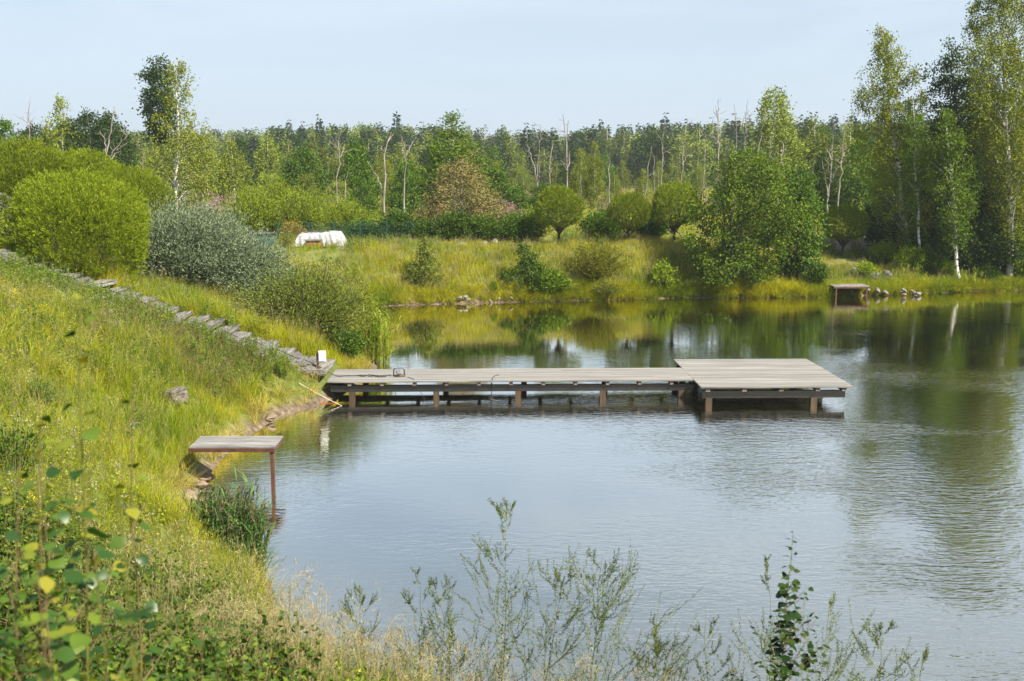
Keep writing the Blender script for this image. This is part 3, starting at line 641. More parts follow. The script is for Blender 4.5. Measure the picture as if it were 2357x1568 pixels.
# --- shrubs along the far bank
def far_shrub(name, label, cat, u, Yd, vtop, meshes, h0, wpx=None, w0=None, rz=0., group=None):
    p = ground(u, 640, Yd); s = (at(u, vtop, Yd).z - p.z) / h0; sx_ = s if wpx is None else wpx * Yd / FPX / (2 * w0)
    return put_shrub(name, label, cat, meshes, (p.x, Yd, p.z - .05), rz, (sx_, sx_, s), group)
spire = tree_meshes(41, 2.0, .04, [(.08, .85), (.4, .9), (.55, .35), (.8, .22), (1, .08)], 90, 42, .12, .09, .06, 'osier', 'bark_dark', nlimb=30)
p = ground(980, 650, 48.6); put_tree('spired_bush', 'olive bush with a narrow spire on the far bank, left of the dark young oak', 'bush', spire, (p.x, 48.6, p.z - .05))
oak = tree_meshes(42, 2.1, .05, [(.04, 1.0), (.3, 1.1), (.5, .5), (.62, .25), (.8, .42), (1, .2)], 110, 45, .12, .1, .075, 'alder', 'bark_dark', lean=(-.25, 0), nlimb=30)
p = ground(1222, 650, 49.2); put_tree('young_oak', 'dark green young oak with a knobbly top leaning left on the far bank', 'young tree', oak, (p.x, 49.2, p.z - .05))
sap_b = shrub_meshes(43, 1.0, .85, 130, 36, .1, .07, 'alder_bright', spray=.07, lo=.1)
far_shrub('alder_bush', 'low bright alder bush at the water line, right of the young oak', 'bush', 1268, 49.0, 622, sap_b, 1.0, 95, .85)
far_shrub('alder_bush', 'tiny alder bush at the water line, left of the young oak', 'bush', 1137, 48.6, 648, sap_b, 1.0, 28, .85, 1)
olive = shrub_meshes(44, 2.9, 1.5, 330, 44, .085, .05, 'olive', spray=.08, lo=.12, up=.7)
far_shrub('olive_bush', 'large airy yellow-olive bush on the far bank under the second round willow', 'bush', 1368, 50.2, 548, olive, 2.85, 150, 1.5)
ogrey = shrub_meshes(45, 1.0, 1.0, 150, 34, .08, .03, 'osier', spray=.06, lo=.1)
far_shrub('osier_bush', 'low grey-green bush drooping into the water below the airy olive bush', 'bush', 1392, 49.3, 645, ogrey, 1.0, 105, 1.0)
limeb = shrub_meshes(46, 1.6, .6, 60, 36, .1, .075, 'lime', spray=.08, lo=.2, up=.8)
far_shrub('lime_green_sapling', 'bright lime green sapling on the far bank just left of the big alder', 'young tree', 1527, 50.0, 602, limeb, 1.5, 60, .6)
far_shrub('alder_bush', 'small fresh green bush by the boulder right of the alders', 'bush', 1990, 52.6, 602, limeb, 1.5, 48, .6, 2)

# --- the alders at the water and the trees of the right bank
ald_big = tree_meshes(51, 6.5, .1, [(.04, 1.8), (.22, 2.35), (.45, 2.2), (.55, 2.4), (.72, 1.75), (.88, 1.15), (1, .3)], 300, 62, .26, .12, .1, 'alder_bright', 'bark_dark', nlimb=110, stems=5, spread=.9, inner=.25, flat=.95)
p = ground(1683, 690, 50.9); put_tree('alder', 'large bushy alder leaning over the far water edge, crown down to the water', 'alder', ald_big, (p.x, 50.9, p.z - .1))
ald_sm = tree_meshes(52, 5.4, .06, [(.1, .7), (.3, 1.1), (.55, 1.2), (.8, .75), (1, .2)], 190, 44, .2, .12, .1, 'alder', 'bark_dark', nlimb=50, stems=3, spread=.4)
p = ground(1832, 680, 52); put_tree('alder', 'slimmer alder with thin bare stems right behind the large bushy alder', 'alder', ald_sm, (p.x, 52, p.z - .1), 0, 1)
p = ground(1875, 680, 51.0); put_shrub('alder_bush', 'small dark bush over the water left of the tiny landing stage', 'bush', ald_small, (p.x, 51.0, p.z), 0, (1.1, 1.1, 1.3))

def tall(name, label, cat, u, vb, Yd, utop, vtop, prof, ncl, per, csz, L, W, lm, bm, r0, seed, zb=None, **kw):
    b = ground(u, vb, Yd); tp_ = at(utop, vtop, Yd); h = tp_.z - b.z
    mm = tree_meshes(seed, h, r0, prof, ncl, per, csz, L, W, lm, bm, lean=(tp_.x - b.x, 0), **kw)
    return put_tree(name, label, cat, mm, (b.x, Yd, b.z - .08))
tall('birch', 'tall birch with an airy pointed crown leaning left, nearest the alders', 'birch', 2085, 602, 56, 2028, 52,
     [(.08, .5), (.2, 1.5), (.45, 1.75), (.62, 1.6), (.8, 1.05), (.93, .5), (1, .12)], 460, 62, .2, .11, .075, 'birch', 'birch_bark', .12, 61, hang=.22, nlimb=60, rise=.9, inner=.15)
tall('birch', 'thin straight white-stemmed birch right of the tall pointed birch', 'birch', 2118, 640, 54.5, 2106, 225,
     [(.3, .3), (.5, .6), (.75, .75), (.9, .5), (1, .1)], 120, 32, .16, .105, .07, 'alder_bright', 'birch_bark', .06, 62, hang=.12, nlimb=40, rise=.8, inner=.1)
tall('birch', 'birch whose bare white lower trunk stands right at the water line', 'birch', 2207, 668, 52.9, 2170, 250,
     [(.26, .3), (.42, .8), (.65, 1.05), (.85, .7), (1, .15)], 230, 46, .22, .11, .08, 'alder_bright', 'birch_bark', .085, 63, hang=.1, nlimb=60, rise=.7, inner=.15)
tall('alder', 'tall dark alder with ragged dark leaves between the two big birches', 'alder', 2232, 620, 57.5, 2195, 92,
     [(.1, 1.0), (.3, 1.7), (.55, 1.7), (.78, 1.35), (.92, .7), (1, .25)], 420, 42, .21, .13, .1, 'dark', 'bark_dark', .13, 64, nlimb=90, inner=.2)
tall('birch', 'tallest birch with a thick white trunk, its top above the frame at the right edge', 'birch', 2322, 642, 54.2, 2308, -70,
     [(.16, .5), (.3, 1.1), (.5, 1.75), (.7, 1.95), (.88, 1.4), (1, .25)], 680, 58, .22, .11, .075, 'birch', 'birch_bark', .15, 65, hang=.3, nlimb=70, rise=.9, inner=.12)
tall('birch', 'slender grey-stemmed young birch between the thin birch and the leaning water line birch', 'birch', 2140, 620, 56.5, 2135, 330,
     [(.2, .5), (.5, .9), (.8, .6), (1, .1)], 120, 36, .18, .11, .08, 'alder_bright', 'birch_bark', .05, 67, hang=.1, nlimb=30, inner=.15)
# the dark thicket behind them
under = [shrub_meshes(71, 2.4, 1.6, 260, 40, .13, .1, 'dark', spray=.1, lo=.1), shrub_meshes(72, 2.2, 1.4, 200, 40, .13, .1, 'alder', spray=.1, lo=.1), shrub_meshes(73, 1.8, 1.2, 110, 38, .12, .09, 'lime', spray=.09, lo=.25)]
for k, (u, Yd, s, j, lab) in enumerate(((2055, 57.2, 1.2, 0, 'dark shrub at the foot of the tall pointed birch'), (2098, 54.3, .8, 2, 'lime green shrub in front of the thin straight birch'), (2160, 55.2, 1.25, 1, 'green shrub behind the water line birch'),
        (2245, 54.6, 1.2, 0, 'dark shrub between the water line birch and the tallest birch'), (2285, 55.2, 1.3, 1, 'green shrub just left of the tallest birch trunk'), (2352, 54.4, 1.0, 2, 'yellowish shrub at the right edge beside the tallest birch'),
        (2200, 58, 1.7, 0, 'big dark shrub deep in the thicket behind the dark alder'), (2330, 58, 1.8, 0, 'big dark shrub at the back of the thicket behind the tallest birch'), (2120, 58.5, 1.6, 0, 'big dark shrub behind the slender young birch'),
        (2030, 55.6, .7, 2, 'small lime green shrub left of the tall pointed birch'), (2180, 53.8, .55, 2, 'small lime green shrub left of the water line birch trunk'), (2265, 53.6, .5, 1, 'small green shrub on the shore right of the water line birch'), (2130, 54.2, .7, 1, 'green shrub right behind the thin straight birch'))):
    p = ground(u, 620, Yd); put_shrub('thicket_shrub', lab, 'shrub', under[j], (p.x, Yd, p.z - .1), k * 1.3, s, 'shrubs of the right bank thicket')
back = [tree_meshes(81, 8.5, .1, [(.05, 1.2), (.3, 2.0), (.6, 1.9), (.85, 1.1), (1, .3)], 330, 38, .27, .17, .14, 'dark', 'bark_dark', nlimb=40, inner=.25),
        tree_meshes(82, 8.5, .1, [(.05, .9), (.3, 1.6), (.6, 1.5), (.85, .9), (1, .2)], 280, 38, .25, .16, .11, 'alder_bright', 'bark', nlimb=40, inner=.2, hang=.15)]
for k, (u, Yd, vt, j, lab) in enumerate(((2185, 63, 245, 0, 'dark broad tree at the back of the thicket left of the tall dark alder'), (2265, 64, 210, 0, 'dark broad tree in the thicket between the dark alder and the tallest birch'),
        (2130, 65, 330, 1, 'fresh green tree behind the thin straight birch'), (2345, 63, 260, 0, 'dark broad tree behind the tallest birch at the right edge'), (2070, 66, 300, 1, 'fresh green tree filling in behind the tall pointed birch'), (2210, 58.5, 440, 1, 'bright green tree low in the thicket behind the water line birch'), (2265, 57.2, 400, 0, 'dark low tree in the thicket just left of the tallest birch trunk'), (2050, 60.5, 440, 0, 'dark low tree behind the trunk of the tall pointed birch'), (2345, 57, 430, 0, 'dark low tree right of the tallest birch trunk'), (2140, 59.5, 470, 0, 'dark low tree between the thin birch and the water line birch'))):
    p = ground(u, 600, Yd); s = (at(u, vt, Yd).z - p.z) / 8.5
    put_tree('thicket_tree', lab, 'tree', back[j], (p.x, Yd, p.z - .1), k, (max(.75, s * .9), max(.75, s * .9), s), 'trees at the back of the right bank thicket')

# --- the strip behind the far bank
def copytree(meshes, h0, u, Yd, vtop, wpx, w0, name, label, cat, rz=0., group=None, two=('trunk', 'crown')):
    p = ground(u, 500, Yd); s = (at(u, vtop, Yd).z - p.z) / h0; sx_ = wpx * Yd / FPX / (2 * w0)
    t_ = thing(name, label, cat, (p.x, Yd, p.z - .1), group, rz, (sx_, sx_, s)); link(two[0], meshes[0], t_); link(two[1], meshes[1], t_); return t_
SH = ('stems', 'foliage')
yel = shrub_meshes(91, 2.5, 1.5, 300, 40, .14, .035, 'willow', spray=.09, lo=.1, up=.7)
for k, (u, Yd, vt, w, lab) in enumerate(((575, 57.5, 425, 150, 'yellow-green willow shrub nearest the white-stemmed birch with drooping tops'), (690, 58.5, 428, 160, 'yellow-green willow shrub behind the white tarpaulin heap'), (790, 57.5, 450, 150, 'yellow-green willow shrub behind the right end of the white tarpaulin heap'),
        (640, 61, 402, 130, 'taller yellow-green willow shrub standing behind its neighbours'), (1760, 58, 470, 110, 'yellow-green willow shrub showing through behind the large alder'))):
    copytree(yel, 2.5, u, Yd, vt, w, 1.5, 'willow_shrub', lab, 'shrub', k * 1.7, 'yellow-green willow shrubs', SH)
grn = shrub_meshes(92, 2.5, 1.4, 280, 40, .14, .1, 'alder', spray=.1, lo=.08)
for k, (u, Yd, vt, w, lab) in enumerate(((1048, 54.2, 482, 110, 'leafy dark green shrub in front of the browned tree'), (1110, 54.0, 492, 105, 'leafy dark green shrub at the right foot of the browned tree'), (1180, 54.2, 488, 105, 'leafy green shrub left of the leftmost far round willow'), (915, 55.4, 478, 100, 'dark leafy shrub on the fence between the dead trees'), (985, 54.6, 500, 95, 'low dark shrub at the left foot of the browned tree'), (840, 55.2, 500, 90, 'low dark leafy shrub right of the tarpaulin heap'),
        (1385, 56.5, 480, 110, 'green shrub between the first and second far round willows'), (1500, 56.5, 478, 90, 'green shrub between the second and third far round willows'))):
    copytree(grn, 2.5, u, Yd, vt, w, 1.4, 'leafy_shrub', lab, 'shrub', k * 1.1, 'leafy shrubs along the fence', SH)
lb = shrub_meshes(93, 2.0, 1.2, 160, 36, .14, .06, 'lime', spray=.1, lo=.1)
copytree(lb, 2.0, 1225, 55.0, 472, 85, 1.2, 'flowering_shrub', 'light green shrub with pale flower tips beside the leftmost far round willow', 'shrub', 0, None, SH)
ob = shrub_meshes(94, 1.2, .8, 120, 34, .1, .05, 'orange', spray=.07, lo=.1)
copytree(ob, 1.2, 672, 55.6, 505, 70, .8, 'orange_bush', 'orange-tinged bush behind the teal hive and the tarpaulin heap', 'shrub', 0, None, SH)
ob2 = shrub_meshes(95, 1.0, .6, 80, 30, .09, .045, 'olive', spray=.06, lo=.1)
copytree(ob2, 1.0, 655, 50.7, 540, 40, .6, 'small_bush', 'small olive bush between the teal hive and the tarpaulin heap', 'shrub', 0, None, SH)
brown_t = tree_meshes(96, 4.6, .07, [(.04, 1.5), (.3, 2.1), (.6, 1.6), (.85, .7), (1, .15)], 330, 34, .22, .12, .07, 'brown', 'dead', nlimb=120, inner=.2, stems=3, spread=.5)
copytree(brown_t, 4.6, 1062, 56.5, 362, 200, 2.0, 'browned_tree', 'half withered tree with brown leaves in the middle of the far bank', 'tree')
tall_g = tree_meshes(97, 8, .09, [(.15, 1.3), (.4, 2.0), (.7, 1.2), (.9, .5), (1, .2)], 260, 34, .22, .15, .11, 'alder_bright', 'dead', nlimb=90, inner=.15)
copytree(tall_g, 8, 1045, 74, 262, 150, 1.7, 'aspen', 'thin tall green tree rising above the treeline behind the browned tree', 'tree')
rnd_g = tree_meshes(98, 3.6, .08, [(.03, 1.0), (.3, 1.4), (.6, 1.2), (.85, .7), (1, .2)], 200, 42, .22, .14, .1, 'alder', 'bark_dark', nlimb=20, inner=.35)
for k, (u, Yd, vt, w, lab) in enumerate(((937, 72, 372, 85, 'compact rounded green tree between the two pale forked dead trunks'), (825, 78, 330, 95, 'dark green rounded tree left of the pale forked dead trunk'), (1130, 78, 392, 110, 'rounded green tree right of the browned tree'), (1185, 72, 430, 80, 'low rounded green tree behind the leafy shrubs'), (1255, 70, 425, 70, 'low rounded tree right behind the leftmost far round willow'), (700, 86, 345, 110, 'broad dark tree behind the yellow-green shrubs'))):
    copytree(rnd_g, 3.6, u, Yd, vt, w, 1.35, 'rounded_tree', lab, 'tree', k * 2., 'rounded trees behind the far bank')
# the drooping birch and the alder beside it
b = ground(405, 470, 80); h = at(430, 140, 80).z - b.z
put_tree('birch', 'birch with a white stem and thin drooping leafless top, left of the yellow-green shrubs', 'birch', tree_meshes(101, h, .15, [(.04, 2.4), (.15, 3.3), (.3, 2.7), (.5, 2.2), (.62, 2.0), (.7, 1.0), (.88, .9), (1, .6)], 300, 40, .28, .17, .11, 'birch_yellow', 'birch_bark', hang=.35, lean=(.6, 0), nlimb=100, rise=.4, inner=.1), (b.x, 80, b.z))
b = ground(374, 470, 83); h = at(370, 136, 83).z - b.z
put_tree('alder', 'dark bushy-topped alder rising beside the drooping birch', 'alder', tree_meshes(102, h, .14, [(.45, .5), (.6, 1.0), (.75, 1.25), (.85, .8), (.93, 1.0), (1, .45)], 150, 40, .26, .19, .15, 'dark', 'bark', nlimb=70, inner=.2), (b.x, 83, b.z))

# dead trunks
def dead(label, Yd, base, limbs, r=.1, twigs=4, seed=0):
    """limbs: lists of pixel points; the first starts at the base"""
    rng = np.random.default_rng(seed + int(base[0])); b0 = ground(base[0], base[1], Yd)
    t_ = thing('dead_trunk', label, 'dead tree', b0, 'bleached dead trees behind the pond')
    parts = []
    for i_, pl_ in enumerate(limbs):
        pts = [np.array(at(u, v, Yd) - b0) for u, v in pl_]
        if i_ == 0: pts = [np.array([pts[0][0] * .9, 0, -.1])] + pts
        P = np.array(pts); P[:, 1] += rng.normal(size=len(P)) * .12 * (np.arange(len(P)) > 0) + (0 if i_ == 0 else 1) * np.linspace(0, rng.uniform(-.8, .8), len(P))
        tt = np.linspace(0, 1, 14); Q = np.stack([np.interp(tt, np.linspace(0, 1, len(P)), P[:, c]) for c in range(3)], 1)
        Q[1:-1] += rng.normal(size=(12, 3)) * .035
        rr = r * .78 * (1 if i_ == 0 else .6) * (1 - .72 * tt); V, F = tube(Q, rr, 6); parts.append((V, F, 0, None))
        for k in range(twigs):
            j = rng.integers(6, 13); d = nrm(rng.normal(size=3) * np.array([1, .6, .4]) + np.array([0, 0, .7])); L = rng.uniform(.25, .9)
            V, F = tube([Q[j], Q[j] + d * L * .5 + rng.normal(size=3) * .05, Q[j] + d * L + np.array([0, 0, .1])], [rr[j] * .45, .018, .006], 4); parts.append((V, F, 0, None))
    link('trunk', mk('trunk', parts, [M['dead']], True), t_)
dead('pale dead trunk forked low with a second limb bending left, right of the yellow-green shrubs', 64, (882, 500), [[(884, 470), (886, 400), (884, 360), (892, 325), (900, 304)], [(884, 462), (875, 425), (862, 400), (852, 390)], [(885, 352), (879, 345), (874, 337)]], .1, 1)
dead('pale dead trunk with a wide V fork, right of the low-forked one', 66, (925, 470), [[(928, 430), (935, 382), (931, 350), (922, 308)], [(933, 360), (942, 340), (950, 322)]], .085, 1)
dead('dead tree of several upright bare limbs above the leftmost far round willow', 70, (1237, 470), [[(1236, 420), (1228, 380), (1218, 350), (1214, 332)], [(1235, 415), (1240, 360), (1241, 330), (1235, 312), (1228, 312)], [(1241, 350), (1243, 310), (1244, 285)], [(1237, 420), (1242, 398), (1237, 370)]], .085, 2)
dead('short crooked dead trunk with a right fork, left of the tallest dead trunk', 71, (1265, 455), [[(1265, 410), (1264, 380), (1268, 350), (1270, 324)], [(1266, 400), (1275, 375), (1279, 358)]], .075, 1)
dead('tallest dead trunk in the middle with two thin tips above the treeline', 72, (1306, 470), [[(1306, 420), (1304, 370), (1304, 320), (1308, 278)], [(1303, 325), (1299, 300), (1296, 262)], [(1305, 400), (1300, 385), (1294, 376)], [(1307, 385), (1312, 365)]], .095, 3)
dead('straight dead pole above the second far round willow', 70, (1402, 480), [[(1402, 430), (1401, 390), (1401, 358)]], .065, 0)
dead('dead pole leaning right, just right of the straight dead pole', 70, (1484, 480), [[(1486, 445), (1492, 390), (1499, 338)]], .07, 1)
dead('thin dead stem beside the right-leaning dead pole', 72, (1505, 480), [[(1505, 440), (1505, 400), (1505, 356)]], .04, 2)
dead('tall thin double dead stem above the third far round willow', 73, (1522, 480), [[(1522, 420), (1524, 380), (1523, 340), (1527, 300)], [(1523, 400), (1527, 350), (1526, 325)]], .06, 2)
dead('curved dead stem left of the large bushy alder', 73, (1567, 480), [[(1568, 410), (1571, 370), (1576, 320), (1582, 274)], [(1571, 380), (1582, 360), (1594, 352)]], .06, 3)
dead('short dead stem behind the crown of the large alder, left side', 78, (1622, 470), [[(1622, 350), (1623, 305)]], .055, 1)
dead('dead tree with a twiggy tip above the left half of the large alder', 78, (1653, 470), [[(1653, 340), (1652, 300), (1653, 262), (1654, 228)], [(1653, 275), (1646, 258)], [(1653, 330), (1645, 312)]], .07, 4)
dead('tall thin dead stem over the top of the large alder', 78, (1694, 470), [[(1694, 340), (1694, 290), (1690, 240)]], .06, 3)
dead('branching dead tree over the right half of the large alder', 80, (1713, 470), [[(1713, 360), (1714, 310), (1716, 270), (1721, 232)], [(1714, 320), (1706, 290), (1706, 270)], [(1714, 312), (1726, 285)]], .07, 4)
dead('leaning dead stem against the tall birch behind the alders', 76, (1742, 470), [[(1745, 347), (1752, 310), (1758, 270), (1763, 248)]], .06, 2)
dead('dead stem with many twigs right of the large alder top', 74, (1768, 470), [[(1769, 382), (1773, 345), (1776, 311)], [(1770, 375), (1782, 355)], [(1770, 372), (1762, 350)]], .06, 3)
dead('broken-topped dead trunk right of the alder top', 72, (1790, 470), [[(1791, 404), (1797, 365), (1802, 340), (1801, 326)], [(1797, 350), (1806, 344)]], .075, 0)
dead('bleached dead tree with upswept branches left of the tall pointed birch', 66, (1903, 500), [[(1905, 460), (1911, 410), (1915, 350), (1919, 284)], [(1911, 420), (1920, 385), (1932, 368)], [(1905, 450), (1899, 398)], [(1914, 370), (1908, 340)]], .085, 4)
dead('bleached dead stem close beside the upswept dead tree', 66, (1927, 490), [[(1929, 440), (1936, 390), (1938, 340), (1944, 288)], [(1937, 360), (1946, 335)]], .075, 3)
dead('forked dead tree behind the yellow-green shrubs, left of the dark rounded tree', 72, (772, 460), [[(774, 420), (780, 370), (778, 330), (785, 296)], [(779, 372), (790, 330)], [(780, 350), (770, 320)]], .085, 3)
dead('short dead stump-like stem right of the forked dead tree', 72, (795, 460), [[(795, 425), (799, 395)]], .07, 0)
dead('grey branching dead tree among the dark trees above the round willows', 82, (240, 430), [[(241, 372), (250, 320), (258, 285), (264, 245)], [(244, 360), (236, 320), (226, 300)], [(246, 370), (268, 340), (290, 315), (298, 300)], [(252, 372), (270, 335)]], .1, 5)
dead('reddish bare stem left of the drooping birch', 76, (328, 470), [[(328, 420), (330, 380), (330, 340)]], .06, 1)
dead('thin dead tree with a bare twiggy top above the left end of the treeline', 84, (66, 420), [[(67, 330), (69, 290), (66, 262), (72, 236)], [(68, 300), (56, 280), (38, 270)]], .08, 5)

# trees of the belt behind: own objects, a few kinds shared between them
belt = {
 'birch': (tree_meshes(111, 8, .08, [(.12, .7), (.3, 1.35), (.55, 1.4), (.8, .9), (1, .12)], 150, 30, .26, .2, .13, 'far_leaf', 'birch_bark', hang=.35, nlimb=30, rise=.9, inner=.2), 8, 1.4),
 'birch_b': (tree_meshes(112, 8, .08, [(.1, 1.0), (.35, 1.7), (.6, 1.5), (.85, .8), (1, .15)], 170, 30, .28, .2, .13, 'birch', 'birch_bark', hang=.3, nlimb=30, rise=.9, inner=.2), 8, 1.6),
 'birch_c': (tree_meshes(116, 8, .09, [(.15, .6), (.4, 1.2), (.7, 1.55), (.88, 1.25), (1, .5)], 190, 32, .26, .19, .13, 'far_leaf', 'birch_bark', hang=.3, nlimb=40, rise=.9, inner=.2), 8, 1.5),
 'alder': (tree_meshes(113, 7, .1, [(.04, 1.4), (.3, 2.0), (.6, 1.8), (.85, 1.0), (1, .3)], 170, 32, .3, .22, .17, 'alder', 'bark', nlimb=25, inner=.3), 7, 1.9),
 'aspen': (tree_meshes(114, 8, .1, [(.06, 1.2), (.3, 1.6), (.6, 1.7), (.82, 1.2), (1, .4)], 170, 30, .3, .2, .16, 'dark', 'bark', nlimb=25, inner=.3), 8, 1.7),
 'sallow': (tree_meshes(115, 5, .08, [(.03, 1.4), (.35, 1.8), (.7, 1.4), (1, .4)], 150, 32, .28, .2, .1, 'far_leaf', 'bark', nlimb=25, inner=.3, stems=3, spread=.8), 5, 1.7),
}
BL = {'birch': ('birch', 'slim grey-green birch in the belt of trees behind the pond meadow', 'birch'), 'birch_c': ('birch', 'round-headed birch of the belt behind the pond meadow', 'birch'), 'birch_b': ('birch', 'wide light green birch in the belt of trees behind the pond meadow', 'birch'),
      'alder': ('alder', 'rounded mid green alder in the belt of trees behind the pond meadow', 'alder'), 'aspen': ('aspen', 'dark green aspen in the belt of trees behind the pond meadow', 'aspen'), 'sallow': ('sallow', 'low many-stemmed sallow in the belt of trees behind the pond meadow', 'sallow')}
skyline = ([-80, 0, 60, 110, 150, 190, 230, 300, 340, 470, 520, 600, 750, 900, 1000, 1100, 1200, 1350, 1500, 1600, 1700, 1760, 1880, 2000, 2150, 2400], [290, 282, 290, 275, 262, 268, 262, 275, 310, 318, 310, 302, 300, 318, 325, 330, 345, 345, 350, 345, 330, 300, 285, 290, 280, 280])
rng = np.random.default_rng(77)
def belt_tree(kind, u, Yd, vtop, wf=1.):
    mm, h0, w0 = belt[kind]; p = ground(u, 480, Yd); s = max(.35, (at(u, vtop, Yd).z - p.z) / h0)
    nm, lb_, ct = BL[kind]; t_ = thing(nm, lb_, ct, (p.x, Yd, p.z - .1), lb_.split(' in ')[0] + ' copies of the belt', rng.uniform(0, 6.28), (s * wf * rng.uniform(.85, 1.25), s * wf * rng.uniform(.85, 1.25), s))
    link('trunk', mm[0], t_); link('crown', mm[1], t_)
for row, (Y0, dv, n) in enumerate(((122, 6, 44), (104, 30, 38), (90, 60, 26), (76, 100, 34))):
    for k in range(n):
        u = -90 + (k + rng.uniform(.1, .9)) * 2540 / n; Yd = Y0 + rng.uniform(-6, 6)
        if row == 2 and (300 < u < 520 or 1560 < u) or row == 3 and (u > 2150 or 330 < u < 600): continue
        vt = np.interp(u, *skyline) + dv + rng.exponential(20) - 8
        left = u < 330 or u > 1650
        kind = rng.choice(['birch', 'birch_b', 'alder', 'aspen', 'sallow'], p=[0, .1, .35, .05, .5] if row == 3 else [.12, .15, .33, .35, .05] if left else [.42, .28, .14, .06, .10])
        belt_tree(kind, u, Yd, vt)
for (kind, u, Yd, vt, wf, lab) in (('birch_b', 148, 92, 218, .8, 'spire-topped birch rising above the dark trees at left'), ('aspen', 215, 88, 255, .95, 'dark broad tree in front of the spire-topped birch'), ('aspen', 268, 90, 258, .9, 'dark tree around the grey branching dead tree'), ('alder', 20, 90, 280, 1, 'dark alder at the left edge above the round willows'), ('aspen', 90, 94, 285, 1, 'dark tree between the left edge and the spire-topped birch'),
        ('birch_c', 1770, 98, 205, 1.1, 'big full-crowned birch towering behind the large alder'), ('birch', 1800, 86, 262, 1, 'slim birch on the right flank of the big full-crowned birch'), ('birch', 1868, 90, 258, 1.05, 'grey-green birch midway between the big birch and the tall pointed birch'), ('alder', 1840, 78, 385, .9, 'rounded alder in front of the grey-green birch'), ('aspen', 1895, 80, 350, .8, 'dark tree behind the bleached upswept dead tree'), ('alder', 1965, 76, 330, .9, 'alder behind the left edge of the tall pointed birch'), ('birch', 1950, 92, 275, 1, 'birch close left of the tall pointed birch'),
        ('birch_b', 1372, 84, 322, .8, 'full light green birch behind the straight dead pole'), ('birch_b', 1340, 88, 340, .75, 'light green birch behind the tallest dead trunk'), ('birch', 620, 92, 300, 1, 'birch just behind the yellow-green shrubs'), ('birch_b', 545, 88, 318, .9, 'light birch right of the drooping birch'), ('birch', 480, 95, 312, .9, 'grey-green birch directly right of the drooping birch')):
    belt_tree(kind, u, Yd, vt, wf); COL.objects  # the root is the last empty made
    r_ = [o for o in COL.objects if o.type == 'EMPTY'][-1]; r_['label'] = lab; del r_['group']

# ------------------------------------------------------------------ scattering (only for what nobody could count)
def scatter(name, label, protos, P, S, idx=None, tilt=.1, kind='stuff', seed=0, follow=None):
    rng = np.random.default_rng(seed); n = len(P); P = np.asarray(P, np.float32)
    col = bpy.data.collections.new(name + '_sources')
    for k, m_ in enumerate(protos):
        o = bpy.data.objects.new('%s_source_%02d' % (name, k), m_); col.objects.link(o)
    me = bpy.data.meshes.new(name); me.vertices.add(n); me.vertices.foreach_set('co', P.ravel())
    rot = np.stack([rng.normal(size=n) * tilt, rng.normal(size=n) * tilt, rng.uniform(0, 6.283, n)], 1).astype(np.float32)
    me.attributes.new('rot', 'FLOAT_VECTOR', 'POINT').data.foreach_set('vector', rot.ravel())
    me.attributes.new('scl', 'FLOAT_VECTOR', 'POINT').data.foreach_set('vector', np.asarray(S, np.float32).reshape(n, -1).repeat(3 if np.asarray(S).ndim == 1 else 1, 1).ravel())
    me.attributes.new('idx', 'INT', 'POINT').data.foreach_set('value', (rng.integers(0, len(protos), n) if idx is None else idx).astype(np.int32))
    ng = bpy.data.node_groups.new(name, 'GeometryNodeTree')
    ng.interface.new_socket('Geometry', in_out='INPUT', socket_type='NodeSocketGeometry'); ng.interface.new_socket('Geometry', in_out='OUTPUT', socket_type='NodeSocketGeometry')
    nd = ng.nodes.new; gi, go = nd('NodeGroupInput'), nd('NodeGroupOutput'); ip = nd('GeometryNodeInstanceOnPoints'); ci = nd('GeometryNodeCollectionInfo')
    ci.inputs['Collection'].default_value = col; ci.inputs['Separate Children'].default_value = True; ci.inputs['Reset Children'].default_value = True
    ip.inputs['Pick Instance'].default_value = True
    def na(nm, dt):
        q = nd('GeometryNodeInputNamedAttribute'); q.data_type = dt; q.inputs['Name'].default_value = nm; return q.outputs['Attribute']
    lk = ng.links.new; lk(gi.outputs[0], ip.inputs['Points']); lk(ci.outputs[0], ip.inputs['Instance']); lk(na('idx', 'INT'), ip.inputs['Instance Index'])
    er = nd('FunctionNodeEulerToRotation'); lk(na('rot', 'FLOAT_VECTOR'), er.inputs[0]); lk(er.outputs[0], ip.inputs['Rotation']); lk(na('scl', 'FLOAT_VECTOR'), ip.inputs['Scale'])
    lk(ip.outputs[0], go.inputs[0])
    o = link(name, me); md = o.modifiers.new('scatter', 'NODES'); md.node_group = ng
    return tag(o, label, None, None, kind)

